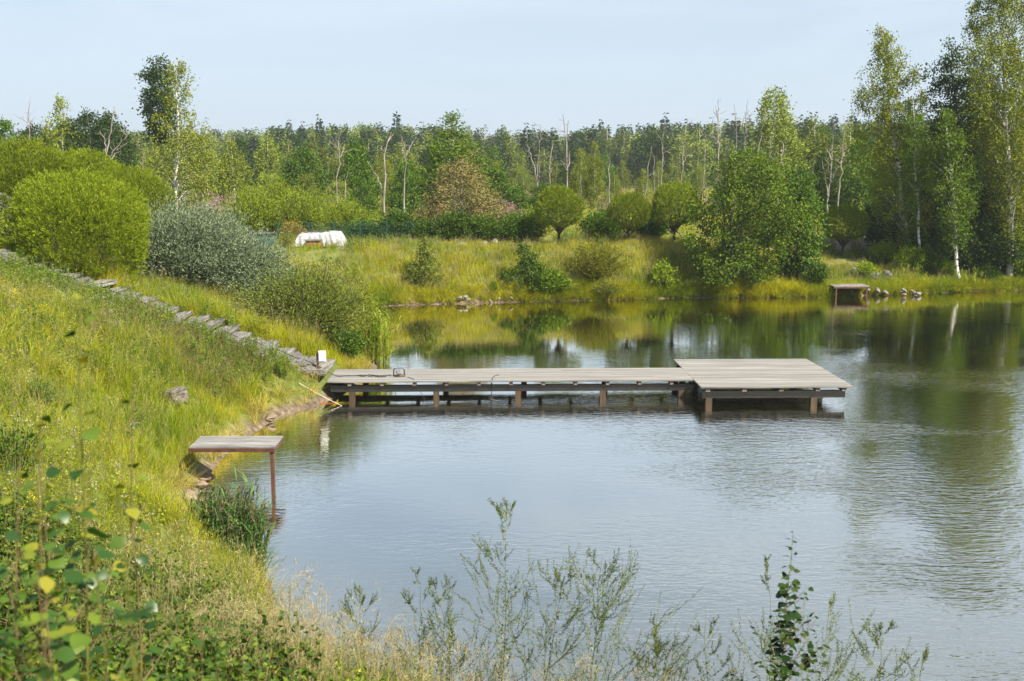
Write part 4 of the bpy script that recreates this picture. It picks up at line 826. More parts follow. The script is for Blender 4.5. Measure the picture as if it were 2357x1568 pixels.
def blades(rng, n, rad, h, w, bend=.45, hv=.4):
    a = rng.uniform(0, 6.283, n); q = rad * rng.uniform(size=n) ** .5
    B = np.stack([np.cos(a) * q, np.sin(a) * q, np.full(n, -.03)], 1); H = h * rng.uniform(1 - hv, 1.1, n)
    dr = nrm(np.stack([np.cos(a), np.sin(a)], 1) * .5 + rng.normal(size=(n, 2)) * .6); bd = (bend * rng.uniform(.2, 1.3, n) * H)[:, None]
    side = np.stack([-dr[:, 1], dr[:, 0], np.zeros(n)], 1); tw = rng.normal(size=(n, 1)); side = nrm(side + np.append(dr, np.zeros((n, 1)), 1) * tw)
    dr3 = np.append(dr, np.zeros((n, 1)), 1); up = np.zeros((n, 3)); up[:, 2] = H
    rows = []
    for f, ww in ((0, .8), (.4, 1), (.75, .7), (1, .1)):
        c = B + up * (f * (1 - .22 * f * f * min(1, bend * 1.6))) + dr3 * bd * f ** 2; rows += [c - side * w * ww / 2, c + side * w * ww / 2]
    V = np.stack(rows, 1).reshape(-1, 3); i_ = np.arange(n)[:, None] * 8
    F = np.concatenate([i_ + np.array([[0, 1, 3, 2]]), i_ + np.array([[2, 3, 5, 4]]), i_ + np.array([[4, 5, 7, 6]])])
    r = np.tile(rng.uniform(0, 1, n), 3); return V, F, r, (B + up * (1 - .22 * min(1, bend * 1.6)) + dr3 * bd)
def grass_proto(seed, n, rad, h, w, mt='grass', bend=.45, ears=0, dry=0):
    rng = np.random.default_rng(seed); V, F, r, tip = blades(rng, n, rad, h, w, bend); parts = [(V, F, 0, r)]
    if dry:
        V, F, r, tip = blades(rng, dry, rad * .9, h * 1.35, w * .55, bend * .6); parts.append((V, F, 1, r))
        if ears:
            m_ = np.repeat(tip, 7, 0) + rng.normal(size=(dry * 7, 3)) * np.array([.012, .012, .035]) * h / .6 - np.array([0, 0, .02])
            V, F, r = leaves(rng, m_, rng.normal(size=m_.shape) * .35 + np.array([.2, .1, .8]), .032 * h / .6, .0065 * max(1, w / .006)); parts.append((V, F, 1, r))
    return mk('tuft', parts, [M[mt], M['straw']])
def weed_proto(seed, n, rad, h, L, W, per=26, mt='weed', st='stem', flower=None, nfl=0, fs=.02):
    rng = np.random.default_rng(seed); parts = []
    for k in range(n):
        a = rng.uniform(0, 6.28); q = rad * rng.uniform() ** .5; b = np.array([math.cos(a) * q, math.sin(a) * q, -.03]); hh = h * rng.uniform(.6, 1.1)
        e = b + np.array([rng.normal() * .12 * hh, rng.normal() * .12 * hh, hh]); m_ = (b + e) / 2 + np.append(rng.normal(size=2) * .04 * hh, 0)
        V, F = tube([b, m_, e], [.0035, .003, .0012], 3); parts.append((V, F, 1, None))
        f = rng.uniform(.1, 1, per)[:, None]; P = b * (1 - f) + e * f; D = rng.normal(size=(per, 3)) * np.array([1, 1, .45]) + np.array([0, 0, .35])
        V, F, r = leaves(rng, P, D, L * (1.15 - .6 * f[:, 0]), W * (1.15 - .5 * f[:, 0])); parts.append((V, F, 0, r))
        if flower and nfl:
            P = e + rng.normal(size=(nfl, 3)) * np.array([fs * 2, fs * 2, fs]); V, F, r = leaves(rng, P, rng.normal(size=P.shape) + np.array([0, 0, .4]), fs, fs * .8); parts.append((V, F, 2, r))
    return mk('weed', parts, [M[mt], M[st]] + ([M[flower]] if flower else []))

def sample(rng, n, x0, x1, y0, y1, keep=None, dmin=.25, dmax=1e9, margin=3.5):
    x = rng.uniform(x0, x1, n); y = rng.uniform(y0, y1, n); ok = np.abs(x) < .52 * y + margin
    x, y = x[ok], y[ok]; d = sdist(x, y); ok = (d > dmin) & (d < dmax) & (bare(x, y) < .35 + .2 * rng.uniform(size=len(x)))
    fx = np.clip((x + 5.02) / -8.75, 0, 1)                                 # keep the steps clear
    ok &= ~((x < -4.75) & (x > -14) & (np.abs(y - 28.25 - .35 * fx) < .72))
    ok &= ~((x > -5.1) & (y > 27.2) & (y < 29.5) & (x < 5)); ok &= ~((np.abs(x + 5.3) < .85) & (np.abs(y - 20.05) < .55))
    ok &= ~((x > -13.2) & (x < -7.8) & (y > 46.8) & (y < 53) & (rng.uniform(size=len(x)) < .8))
    x, y, d = x[ok], y[ok], d[ok]
    if keep is not None: k = keep(x, y, d, rng.uniform(size=len(x))); x, y, d = x[k], y[k], d[k]
    return np.stack([x, y, height(x, y)], 1), d
def pat(x, y, s, a=0.): return .5 + .5 * np.sin(x * s + a + 1.7 * np.sin(y * s * .8 + a)) * np.sin(y * s * 1.1 + 2.1 * a + 1.3 * np.sin(x * s * .7))

rng = np.random.default_rng(5)
near_g = [grass_proto(200 + k, 34, .17, .52, .0065, bend=.5) for k in range(4)] + [grass_proto(210 + k, 26, .16, .6, .0065, bend=.45, dry=5, ears=1) for k in range(3)]
P, d = sample(rng, 60000, -24, 12, 1.6, 34, lambda x, y, d, r: (r < np.interp(y, [2, 9, 14, 34], [.35, .45, 1, 1])) , .3)
S = rng.uniform(.6, 1.15, len(P)) * (.68 + .6 * pat(P[:, 0], P[:, 1], 1.9, .7) * pat(P[:, 0], P[:, 1], .6, 2)) * np.interp(d, [.3, 1, 3, 8], [.75, 1.1, 1.05, .9]) * np.interp(P[:, 1], [2, 9, 15], [.7, .75, 1.0]) * np.where(P[:, 1] < 14, np.interp(d, [.3, 2.5], [.55, 1]), 1) * np.where((P[:, 0] > -14.5) & (P[:, 0] < -4.6) & (np.abs(P[:, 1] - 27.0 - .04 * (-5 - P[:, 0])) < .85), .45, 1)
ix = np.where(rng.uniform(size=len(P)) < np.where(P[:, 1] < 14, .1, .34), rng.integers(4, 7, len(P)), rng.integers(0, 4, len(P)))
scatter('meadow_grass', 'long yellow-green grass on the near bank', near_g, P, S, ix, seed=1)
far_g = [grass_proto(220 + k, 38, .3, .6, .015, bend=.4) for k in range(3)] + [grass_proto(230 + k, 30, .3, .62, .015, bend=.4, dry=10, ears=1) for k in range(3)]
P, d = sample(rng, 56000, -34, 40, 33, 66, lambda x, y, d, r: (r < np.interp(d, [0, 8, 14], [1, .9, .5])) & ~((x > 16.5) & (y > 54.6) & (r > .12)) & ~((d > 6.5) & (x > -14) & (x < 14) & (r > .15)), .1)
scatter('bank_grass', 'tall grass on the far bank', far_g, P, rng.uniform(.55, 1.1, len(P)) * np.interp(d, [.1, .6, 2.5, 4.5], [.7, .9, .9, .62]) * np.where(P[:, 0] > 12, .75, 1), tilt=.16, seed=2)
P, d = sample(rng, 9000, -75, 75, 64, 135, None, .3, margin=6)
scatter('field_grass', 'rough grass of the field behind the pond', far_g, P, rng.uniform(.9, 1.7, len(P)), seed=3)
# dry overhanging grass right at the water
hang_g = [grass_proto(240 + k, 46, .16, .5, .009, 'grass_dry', bend=1.0) for k in range(3)]
P, d = sample(rng, 90000, -9, 30, 9, 56, lambda x, y, d, r: r < np.where(y > 40, .32, .35), .08, .5)
scatter('dry_grass', 'dry straw-coloured grass hanging over the water edge', hang_g, P, rng.uniform(.5, 1.0, len(P)), tilt=.35, seed=4)
far_hang = [grass_proto(244 + k, 40, .25, .62, .015, bend=.8) for k in range(3)]
P, d = sample(rng, 60000, -7, 33, 44, 58, lambda x, y, d, r: r < np.where((x > -5.2) & (x < .5), .25, .95), .02, .7)
scatter('shore_grass', 'green grass bending over the far water edge', far_hang, P, rng.uniform(.6, 1.05, len(P)), tilt=.3, seed=14)
tus = [grass_proto(246 + k, 60, .2, .95, .007, bend=.55, dry=4, ears=1) for k in range(3)]
P, d = sample(rng, 9000, -18, 3, 9, 33, lambda x, y, d, r: (pat(x, y, 1.3, 4.1) * pat(x, y, .5, 1.1) > .42) & (r < .5), .5)
scatter('tussocks', 'taller tufts of grass standing out on the near bank', tus, P, rng.uniform(.6, 1.1, len(P)) * np.where((np.abs(P[:, 1] - 27.0) < 1.2) & (P[:, 0] > -14.5), .4, 1), seed=17)
sor = [weed_proto(360 + k, 5, .18, .85, .02, .008, 30, 'plume', 'stem_red') for k in range(2)]
P, d = sample(rng, 700, -9.5, -6, 23.8, 27.2, lambda x, y, d, r: r < .5, .8)
scatter('sorrel', 'reddish-brown seed stalks in the grass below the middle of the steps', sor, P, rng.uniform(.6, 1.0, len(P)), seed=18)
# leafy weeds of the near slope
weeds = [weed_proto(250 + k, 7, .16, .45, .035, .014) for k in range(3)] + [weed_proto(255 + k, 6, .15, .42, .024, .013, 34) for k in range(3)] + [weed_proto(260, 5, .12, .55, .05, .03, 18)]
P, d = sample(rng, 34000, -16, 9, 1.5, 27, lambda x, y, d, r: r < np.clip(1.25 * pat(x, y, .7, 1) + np.interp(y, [3, 12, 16, 27], [.9, .8, .2, 0]), 0, 1), .3)
scatter('weeds', 'low leafy weeds among the grass of the near slope', weeds, P, rng.uniform(.6, 1.15, len(P)) * np.interp(d, [.3, 2], [.7, 1]), seed=5)
lush = [weed_proto(265 + k, 9, .2, .55, .06, .03, 26, 'alder_bright') for k in range(3)]
P, d = sample(rng, 24000, -16, 8, 1.5, 30, lambda x, y, d, r: r < np.clip(1.9 * pat(x, y, .45, 2.4) - .95 + np.interp(y, [2, 9, 12], [.9, .7, 0]) + np.interp(x, [-13, -8.5, -6.5], [.95, .7, 0]) * (y > 11), 0, 1) * .85, .6)
scatter('green_weeds', 'darker green broad-leaved weeds in patches on the near slope', lush, P, rng.uniform(.55, 1.1, len(P)), seed=6)
P, d = sample(rng, 5000, -34, 38, 38, 60, lambda x, y, d, r: pat(x, y, .5, .8) > .62, .5)
scatter('bank_weeds', 'broad-leaved weeds in the grass of the far bank', lush, P, rng.uniform(.7, 1.3, len(P)), seed=7)
under_l = [weed_proto(340 + k, 8, .22, .75, .062, .045, 30, 'leafy', 'stem_red') for k in range(4)]
P, d = sample(rng, 14000, -7, 1, 1.8, 11, lambda x, y, d, r: (x / y * FPX + 1178 < np.interp(y, [2, 5, 8, 10, 12], [430, 600, 640, 560, 300])) & (r < np.interp(y, [2, 7, 9, 12], [.75, .75, .5, .12]) * (.35 + .9 * pat(x, y, 1.1, 3))), .8)
scatter('undergrowth', 'dense leafy undergrowth in the lower left corner', under_l, P, rng.uniform(.6, 1.15, len(P)) * np.interp(P[:, 1], [2, 4], [.7, 1]), seed=15)
tallw = [weed_proto(350 + k, 6, .2, 1.0, .05, .016, 34, 'fringe') for k in range(3)] + [grass_proto(355 + k, 26, .16, .95, .006, bend=.5, dry=2, ears=1) for k in range(2)]
P, d = sample(rng, 6000, -3.6, 4, 6.2, 13.5, lambda x, y, d, r: r < np.interp(x, [-3.6, -1.5, 0, 1.2, 2.2, 4], [.75, .7, .5, .3, .12, .05]), .25, 3.2)
scatter('tall_weeds', 'tall weeds and grass fringing the near shore', tallw, P, rng.uniform(.55, 1.05, len(P)) * np.interp(P[:, 0], [-2, 0, 2], [1, .95, .75]), seed=16)
# flowers
for (nm, lab, mt, n, box, thr, h, fs, sd) in (('yellow_flowers', 'yellow tansy flowers in the grass', 'yellow', 420, (-15, 6, 5, 31), .55, .55, .017, 8), ('white_flowers', 'small white flowers in the grass', 'white', 330, (-15, 2, 7, 31), .5, .45, .011, 9), ('purple_flowers', 'small purple vetch flowers in the grass', 'purple', 300, (-14, 5, 3, 20), .5, .42, .014, 10)):
    fp = [weed_proto(270 + sd * 3 + k, 4, .13, h, .03, .009, 10, 'weed', 'stem', mt, 9, fs) for k in range(2)]
    P, d = sample(rng, n * 4, *box, lambda x, y, d, r: pat(x, y, .6, sd) > thr, .8)
    scatter(nm, lab, fp, P[:n], rng.uniform(.8, 1.2, min(n, len(P))), seed=sd)
fw = [weed_proto(310 + k, 8, .35, 1.25, .1, .02, 20, 'olive', 'stem_red', 'pink', 22, .06) for k in range(2)]
P, d = sample(rng, 600, -42, 32, 62, 92, lambda x, y, d, r: (np.abs(x / y * FPX + 1178 - 510) < 55) | ((np.abs(x / y * FPX + 1178 - 1190) < 60) & (r < .7)) | (r < .03), 2)
scatter('fireweed', 'pink fireweed flowering in the field behind the pond', fw, P, rng.uniform(.8, 1.3, len(P)), seed=11)
# stalks with drooping seed heads along the near shore
def panicle_proto(seed, n=4, rad=.12, h=1.0):
    rng = np.random.default_rng(seed); parts = []
    for k in range(n):
        a = rng.uniform(0, 6.28); q = rad * rng.uniform(); b = np.array([math.cos(a) * q, math.sin(a) * q, -.03]); hh = h * rng.uniform(.7, 1.1); dx = rng.normal(size=2) * .12 * hh
        f = np.linspace(0, 1, 6)[:, None]; line = b + np.array([dx[0], dx[1], 0]) * f ** 2 + np.array([0, 0, hh]) * f
        dirn = nrm(np.append(dx, 0)); line = np.concatenate([line, line[-1:] + dirn * .06 * h + np.array([0, 0, .03]) * h, line[-1:] + dirn * .13 * h + np.array([0, 0, .015]) * h])
        V, F = tube(line, np.linspace(.0022, .0009, len(line)), 3); parts.append((V, F, 0, np.full(len(F), .3)))
        for c in np.linspace(.0, 1, 7):
            p0 = line[-3] * (1 - c) + line[-1] * c; d_ = nrm(dirn * .8 + rng.normal(size=3) * .5 + np.array([0, 0, -.1])); L = .055 * h
            p1 = p0 + d_ * L; V, F = tube([p0, p1, p1 + np.array([0, 0, -.03])], [.0008] * 3, 3); parts.append((V, F, 0, np.full(len(F), .3)))
            Q = p1 + rng.normal(size=(5, 3)) * .012 + np.array([0, 0, -.015]); V, F, r = leaves(rng, Q, rng.normal(size=Q.shape) * .4 + np.array([0, 0, -1]), .02, .0045); parts.append((V, F, 0, r))
        V, F, r, _ = blades(rng, 3, .03, hh * .5, .004, .5); parts.append((V + b, F, 1, r))
    return mk('stalks', parts, [M['straw'], M['grass']])
pan = [panicle_proto(330 + k) for k in range(5)]
P, d = sample(rng, 1500, -4.5, 6, 5.5, 14, lambda x, y, d, r: r < np.interp(x, [-4.5, -2.8, -2, 1.2, 2, 6], [.0, .15, 1, .8, .25, .12]), .15, 4.2)
scatter('seed_grass', 'straw-coloured grass stalks with drooping seed heads along the near shore', pan, P, rng.uniform(.65, 1.08, len(P)) * np.interp(P[:, 0], [-2, 1, 3], [1, .85, .6]), tilt=.08, seed=12)

# the far-off wood
def wood_proto(seed, kind):
    rng = np.random.default_rng(seed); parts = []
    if kind == 'spruce':
        h, R = 14., 2.3; n = 900; t_ = 1 - rng.uniform(0, 1, n) ** .6; t_ = np.round(t_ * 16) / 16 + rng.uniform(-.02, .02, n); a = rng.uniform(0, 6.283, n)
        q = R * (1.02 - t_) * rng.uniform(.35, 1, n) * (1 + .18 * np.sin(3 * a + t_ * 20)); P = np.stack([np.cos(a) * q, np.sin(a) * q, h * (.08 + .92 * t_) - q * .22], 1)
        D = np.stack([np.cos(a), np.sin(a), np.full(n, -.35)], 1) + rng.normal(size=(n, 3)) * .25; V, F, r = leaves(rng, P, D, .95, .45); parts.append((V, F, 0, r))
        V, F = tube([(0, 0, -.5), (0, 0, h)], [.18, .02], 5); parts.append((V, F, 1, None)); return mk('spruce', parts, [M['spruce'], M['bark_dark']])
    h = 12.; m_ = tree_meshes(seed, h, .14, [(.1, 1.0), (.35, 2.0), (.6, 2.0), (.85, 1.1), (1, .2)], 110, 16, .5, .45, .32, 'far_leaf' if kind == 'birch' else 'dark', 'birch_bark' if kind == 'birch' else 'bark', nlimb=6, inner=.25, hang=.3 if kind == 'birch' else 0)
    out = []
    for k, q in enumerate(m_):
        V = np.array([v.co[:] for v in q.vertices]); F = np.array([p_.vertices[:] for p_ in q.polygons]); r = np.zeros(len(F), np.float32); q.attributes['rnd'].data.foreach_get('value', r); out.append((V, F, k, r))
    return mk('tree', out, [q.materials[0] for q in m_])
wp = [wood_proto(401, 'spruce'), wood_proto(402, 'spruce'), wood_proto(403, 'birch'), wood_proto(404, 'birch'), wood_proto(405, 'aspen')]
n = 1500; y = rng.uniform(165, 380, n); x = rng.uniform(-.62, .62, n) * y; u = 1178 + x / y * FPX
idx = np.where(rng.uniform(size=n) < np.where((u > 650), .5, .22), rng.integers(0, 2, n), rng.integers(2, 5, n))
top = np.interp(u, [-200, 500, 700, 900, 1150, 1200, 1300, 1450, 1560, 1650, 2400], [305, 305, 292, 288, 296, 308, 300, 293, 288, 285, 280])
ztop = EYE + (390 - top) / FPX * y * 1.02; g0 = height(x, y); hh = np.clip(ztop - g0 - rng.exponential(2.2, n) + (idx < 2) * rng.normal(size=n) * 1.2, 3.5, 26)
s = hh / np.where(idx < 2, 14., 12.); keepm = rng.uniform(size=n) < .92
wd = np.where(idx < 2, 1., 1.45); S3 = np.stack([s * wd * rng.uniform(.8, 1.2, n), s * wd * rng.uniform(.8, 1.2, n), s], 1)
scatter('far_wood', 'far-off mixed wood of birches and dark spruces on the horizon', wp, np.stack([x, y, g0 - .2], 1)[keepm], S3[keepm], idx[keepm], tilt=.02, seed=13)

# ------------------------------------------------------------------ plants close to the camera, one by one
def melilot(label, u, vtip, Yd, utop=None, seed=0, spread=.45, nb=22):
    rng = np.random.default_rng(seed); tipp = at(utop or u, vtip, Yd); b = ground(u, 1500, Yd); h = tipp.z - b.z
    t_ = thing('sweet_clover', label, 'wild plant', b, 'sweet clover plants along the near shore'); st_, P, D, Lf = [], [], [], []
    main = trunk_line(rng, h, (tipp.x - b.x, 0), .03, 9); V, F = tube(main, np.linspace(.005, .0012, 9), 5); st_.append((V, F, 0, None))
    def shoot(p0, d, L, lvl):
        e = p0 + d * L; m_ = (p0 + e) / 2 + np.array([0, 0, -.06 * L]) + rng.normal(size=3) * .02 * L; e = e + np.array([0, 0, .12 * L])
        V, F = tube([p0, m_, e], [.0022 if lvl == 0 else .0014, .0016 if lvl == 0 else .001, .0007], 3); st_.append((V, F, 0, None))
        f = np.linspace(.25, 1, int(22 + L * 60))[:, None]; Q = np.where(f < .5, p0 + (m_ - p0) * f * 2, m_ + (e - m_) * (f * 2 - 1)); Q = Q + rng.normal(size=Q.shape) * .004
        P.append(Q); D.append(nrm(e - p0) * .9 + rng.normal(size=Q.shape) * .5); Lf.append(np.full(len(Q), .014 if lvl else .017))
        if lvl == 0:
            for f_ in rng.uniform(.25, .9, 5):
                dd = nrm(d + rng.normal(size=3) * .55 + np.array([0, 0, .35])); shoot(p0 + (e - p0) * f_, dd, L * rng.uniform(.25, .5), 1)
    for f_ in np.sort(rng.uniform(.12, .97, nb)):
        p0 = along(main, np.array([f_]))[0]; a = rng.uniform(0, 6.28); d = nrm(np.array([math.cos(a) * .75, math.sin(a) * .75, .8])); shoot(p0, d, spread * h * (1.08 - f_) * rng.uniform(.6, 1.1) + .05, 0)
    for f_ in rng.uniform(.05, .8, 60):
        Q = along(main, np.array([f_])) + rng.normal(size=(3, 3)) * .02; P.append(Q); D.append(rng.normal(size=Q.shape)); Lf.append(np.full(3, .028))
    P = np.concatenate(P); V, F, r = leaves(rng, P, np.concatenate(D), np.concatenate(Lf), np.concatenate(Lf) * .4)
    link('stem', mk('stem', st_, [M['stem']], True), t_); link('foliage', mk('foliage', [(V, F, 0, r)], [M['melilot']]), t_)
melilot('tallest sweet clover plant, rising to a forked tip in the middle of the near shore', 1140, 1165, 7.4, 1165, 1, .42, 24)
melilot('sweet clover with a branch reaching right beside the tallest one', 1215, 1290, 7.2, 1285, 2, .5, 20)
melilot('wide fan-shaped sweet clover right of the tallest one', 1345, 1275, 7.0, 1395, 3, .6, 30)
melilot('low bushy sweet clover at the foot of the tallest one', 1060, 1370, 7.6, 1030, 4, .6, 22)
melilot('low sweet clover right of the wide fan-shaped one', 1480, 1455, 6.8, 1520, 5, .6, 22)
melilot('slim lone sweet clover left of the aspen seedling', 1640, 1425, 7.0, 1628, 6, .4, 14)
melilot('sweet clover tangled through the left side of the aspen seedling', 1790, 1300, 7.0, 1775, 7, .4, 16)
melilot('sweet clover tangled through the right side of the aspen seedling', 1880, 1380, 7.0, 1945, 8, .6, 20)
melilot('short sweet clover between the aspen seedling and the right corner', 2060, 1455, 7.1, 2050, 9, .5, 16)
melilot('last short sweet clover toward the right corner', 2130, 1500, 7.1, 2130, 10, .4, 12)
melilot('thin sweet clover among the seed stalks left of the tallest one', 960, 1330, 8.0, 945, 11, .4, 14)
melilot('small bushy sweet clover in the seed stalks at the end of the weedy bank', 830, 1370, 8.4, 830, 12, .5, 18)

def big_leaves(rng, P, D, L, W, droop=.1):
    """rounded leaves, folded along the midrib and pointed at the tip"""
    n = len(P); D = nrm(D); up = np.array([0, 0, 1.]) + rng.normal(size=(n, 3)) * .35; S = nrm(np.cross(D, up)); N = np.cross(S, D)
    L = (L * rng.uniform(.65, 1.25, n))[:, None]; W = (W * rng.uniform(.8, 1.15, n))[:, None] * L / L.mean()
    prof = [(.0, .12), (.14, .78), (.36, 1.0), (.6, .86), (.82, .46), (1.0, .03)]; rows = []; cup = rng.uniform(-.1, .28, n)[:, None]; sag_ = rng.uniform(.0, .35, n)[:, None]
    wav = rng.uniform(-1, 1, (n, 1))
    for k, (f, w) in enumerate(prof):
        c = P + D * L * f - N * L * sag_ * f * f; hw = W * w / 2; wv = N * W * .06 * math.sin(k * 2.1) * wav
        rows += [c - S * hw + N * hw * cup + wv, c, c + S * hw + N * hw * cup - wv]
    V = np.stack(rows, 1).reshape(-1, 3); i_ = np.arange(n)[:, None] * 18; F = []
    for k in range(5):
        q = k * 3; F += [i_ + np.array([[q, q + 1, q + 4, q + 3]]), i_ + np.array([[q + 1, q + 2, q + 5, q + 4]])]
    return V, np.concatenate(F), np.tile(rng.uniform(0, 1, n), 10)
def sapling(label, u, vtip, Yd, utop=None, seed=0, n=60, L=.05, mt='aspen', branches=8, lo=.15, r0=.005, stem='stem_red', blen=.3, cat='sapling', name='aspen_sapling', young=True):
    rng = np.random.default_rng(seed); tipp = at(utop or u, vtip, Yd); b = ground(u, 1500, Yd); h = tipp.z - b.z
    t_ = thing(name, label, cat, b); st_ = []; main = trunk_line(rng, h, (tipp.x - b.x, 0), .025, 10); V, F = tube(main, np.linspace(r0, .0012, 10), 6); st_.append((V, F, 0, None))
    P0, D0, sz = [], [], []
    fs = np.linspace(lo, .995, n); ga = np.arange(n) * 2.4 + rng.uniform(0, .5, n)
    for f, a in zip(fs, ga):
        p = along(main, np.array([f]))[0]; P0.append(p); D0.append(np.array([math.cos(a), math.sin(a), .55 if f > .9 else .15])); sz.append(1 - .62 * max(0, (f - .72) / .28) ** 1.3)
    for k in range(branches):
        f = rng.uniform(lo, .8); p = along(main, np.array([f]))[0]; a = rng.uniform(0, 6.28); d = nrm(np.array([math.cos(a), math.sin(a), .8])); bl = blen * h * (1.05 - f)
        e = p + d * bl; V, F = tube([p, p + d * bl * .5 - np.array([0, 0, .03 * bl]), e], [.0026, .002, .001], 4); st_.append((V, F, 0, None))
        for q in np.linspace(.15, 1, max(4, int(bl / .045))):
            a2 = rng.uniform(0, 6.28); P0.append(p + (e - p) * q); D0.append(np.array([math.cos(a2), math.sin(a2), .1]) + d * .4); sz.append(.95 - .35 * q)
    P0, D0, sz = np.array(P0), nrm(np.array(D0)), np.array(sz); pet = P0 + D0 * (.5 * L * sz)[:, None] + np.array([0, 0, .12]) * (L * sz)[:, None]
    for a_, b_ in zip(P0, pet): V, F = tube([a_, (a_ + b_) / 2 + np.array([0, 0, .002]), b_], [.0011, .0009, .0008], 3); st_.append((V, F, 0, None))
    V, F, r = big_leaves(rng, pet, D0 + np.array([0, 0, -.35]) + rng.normal(size=D0.shape) * .3, L * sz, L * .92 * sz.mean() * np.ones(len(sz)))
    link('stem', mk('stem', st_, [M[stem]], True), t_); link('foliage', mk('foliage', [(V, F, 0, r)], [M[mt]], True), t_)
sapling('green aspen seedling with round leaves coloured dark as in shade and a yellow-green tip at the bottom right', 1818, 1228, 6.4, 1843, 41, 80, .062, 'aspen', 66, .03, .006, 'stem_red', .3)
sapling('tall aspen sapling with a thin yellow stem at the left, its tip among the steps', 188, 640, 2.5, 172, 42, 64, .05, 'aspen_mixed', 9, .1, .0045, 'stem_yellow', .16)
sapling('blurred aspen sapling closest to the camera with a thick yellow stem and huge leaves', 385, 1165, 1.25, 372, 43, 12, .078, 'aspen_mixed', 0, .1, .0065, 'stem_yellow')
sapling('bushy aspen sapling at the lower left edge', 60, 905, 2.9, 45, 44, 70, .052, 'aspen_mixed', 16, .1, .005, 'stem_red', .25)
sapling('aspen sapling between the tall one and the closest blurred one', 300, 905, 3.4, 328, 45, 48, .052, 'aspen_mixed', 9, .15, .005, 'stem_red', .2)
sapling('short aspen sapling in the lower left corner', 130, 1120, 2.2, 120, 46, 60, .05, 'aspen_mixed', 16, .1, .0045, 'stem_red', .3)
sapling('low aspen sapling hidden in the weeds right of the tall one', 235, 1090, 3.2, 225, 47, 56, .05, 'aspen_mixed', 14, .1, .0045, 'stem_red', .25)
sapling('aspen sapling at the left edge with leaves low over the weeds', -10, 1060, 2.3, -15, 48, 56, .05, 'aspen_mixed', 14, .1, .0045, 'stem_red', .25)
sapling('aspen sapling rooted lowest in the corner, left of the thick yellow stem', 60, 1290, 1.75, 50, 49, 50, .05, 'aspen_mixed', 12, .05, .0045, 'stem_red', .3)
sapling('dense aspen sapling just left of the thick yellow stem', 270, 1250, 2.0, 262, 50, 46, .048, 'aspen_mixed', 10, .05, .0045, 'stem_red', .28)
sapling('aspen sapling in the weeds right of the thick yellow stem', 470, 1420, 2.6, 462, 51, 44, .046, 'aspen_mixed', 12, .05, .004, 'stem_red', .3)
# leafy herbs at the left edge and in the slope
mug = shrub_meshes(120, .9, .42, 60, 34, .06, .02, 'alder', 'stem', spray=.03, lo=.15, up=.8, stems=60)
for k, (u, Yd, s, lab) in enumerate(((12, 13.0, 1.0, 'dark leafy mugwort plant at the left edge of the slope'), (95, 18.5, .8, 'dark leafy mugwort plant below the upper steps'), (300, 20, .6, 'small mugwort plant in the grass left of the log block'), (560, 8.6, .75, 'dark green herb at the lower bank left of the seed stalks'), (640, 7.6, .7, 'fresh green herb at the bottom of the weedy bank'))):
    p = ground(u, 900, Yd); put_shrub('mugwort', lab, 'herb', mug, (p.x, Yd, p.z - .03), k * 1.9, s, 'dark leafy herbs of the near slope')

# ------------------------------------------------------------------ stones and the things by the fence
rng = np.random.default_rng(9)
def rock(label, loc, s, mt='rock', seed=0, group=None, rz=0.):
    V, F = rockv(np.random.default_rng(seed), *s); o = link('boulder', mk('boulder', [(V, F, 0, None)], [M[mt]], False), None, loc); o.rotation_euler = (0, 0, rz); return tag(o, label, 'boulder', group)
for k, (u, v, Yd, s, mt, lab) in enumerate(((4, 560, 31, (.32, .3, .42), 'rock_warm', 'warm orange-grey boulder at the left edge beside the round willow'), (12, 520, 32, (.45, .4, .5), 'rock', 'dark grey boulder above the orange one at the left edge'), (0, 470, 33, (.3, .3, .6), 'rock', 'tall pale stone at the left edge under the leftmost round willow'))):
    p = at(u, v, Yd); rock(lab, (p.x, Yd, p.z - .1), s, mt, 500 + k)
for k, (u, v, Yd, s, mt, lab) in enumerate(((1975, 622, 53.2, (.42, .35, .32), 'rock', 'large grey boulder beside the small fresh green bush'), (2012, 640, 53, (.38, .3, .2), 'rock', 'flat grey boulder right of the large grey boulder'), (2040, 642, 53.2, (.34, .3, .22), 'rock', 'pale speckled boulder near the lime green shrub'),
        (1060, 566, 52.4, (.36, .3, .14), 'rock', 'flat pale stone on the crest of the far bank'), (1115, 566, 52.6, (.25, .2, .13), 'rock', 'pale rounded stone at the right on the crest of the far bank'), (1138, 566, 53.2, (.3, .22, .2), 'rock', 'domed stone at the right end of the row on the crest of the far bank'))):
    p = ground(u, v, Yd); rock(lab, (p.x, Yd, p.z + .12), s, mt, 520 + k, None, k)
for k in range(42):
    u = rng.uniform(1915, 2130) if k < 32 else rng.uniform(1000, 1180); p = on(u, 681 if u > 1500 else 699); s = rng.uniform(.05, .13)
    V, F = rockv(np.random.default_rng(560 + k), s * 1.25, s, s * .85, 2); o = link('shore_stone', mk('shore_stone', [(V, F, 0, None)], [M['rock_warm' if rng.uniform() < .65 else 'rock']]), None, (p.x, p.y + rng.uniform(-.05, .35), rng.uniform(-.02, .3)))
    right = u > 1500
    tag(o, 'rounded stone in the stony water edge beside the tiny far landing stage' if right else 'small stone on the eroded water edge left of the young oak', 'stone', 'stones of the far right shore' if right else 'stones of the far left shore')
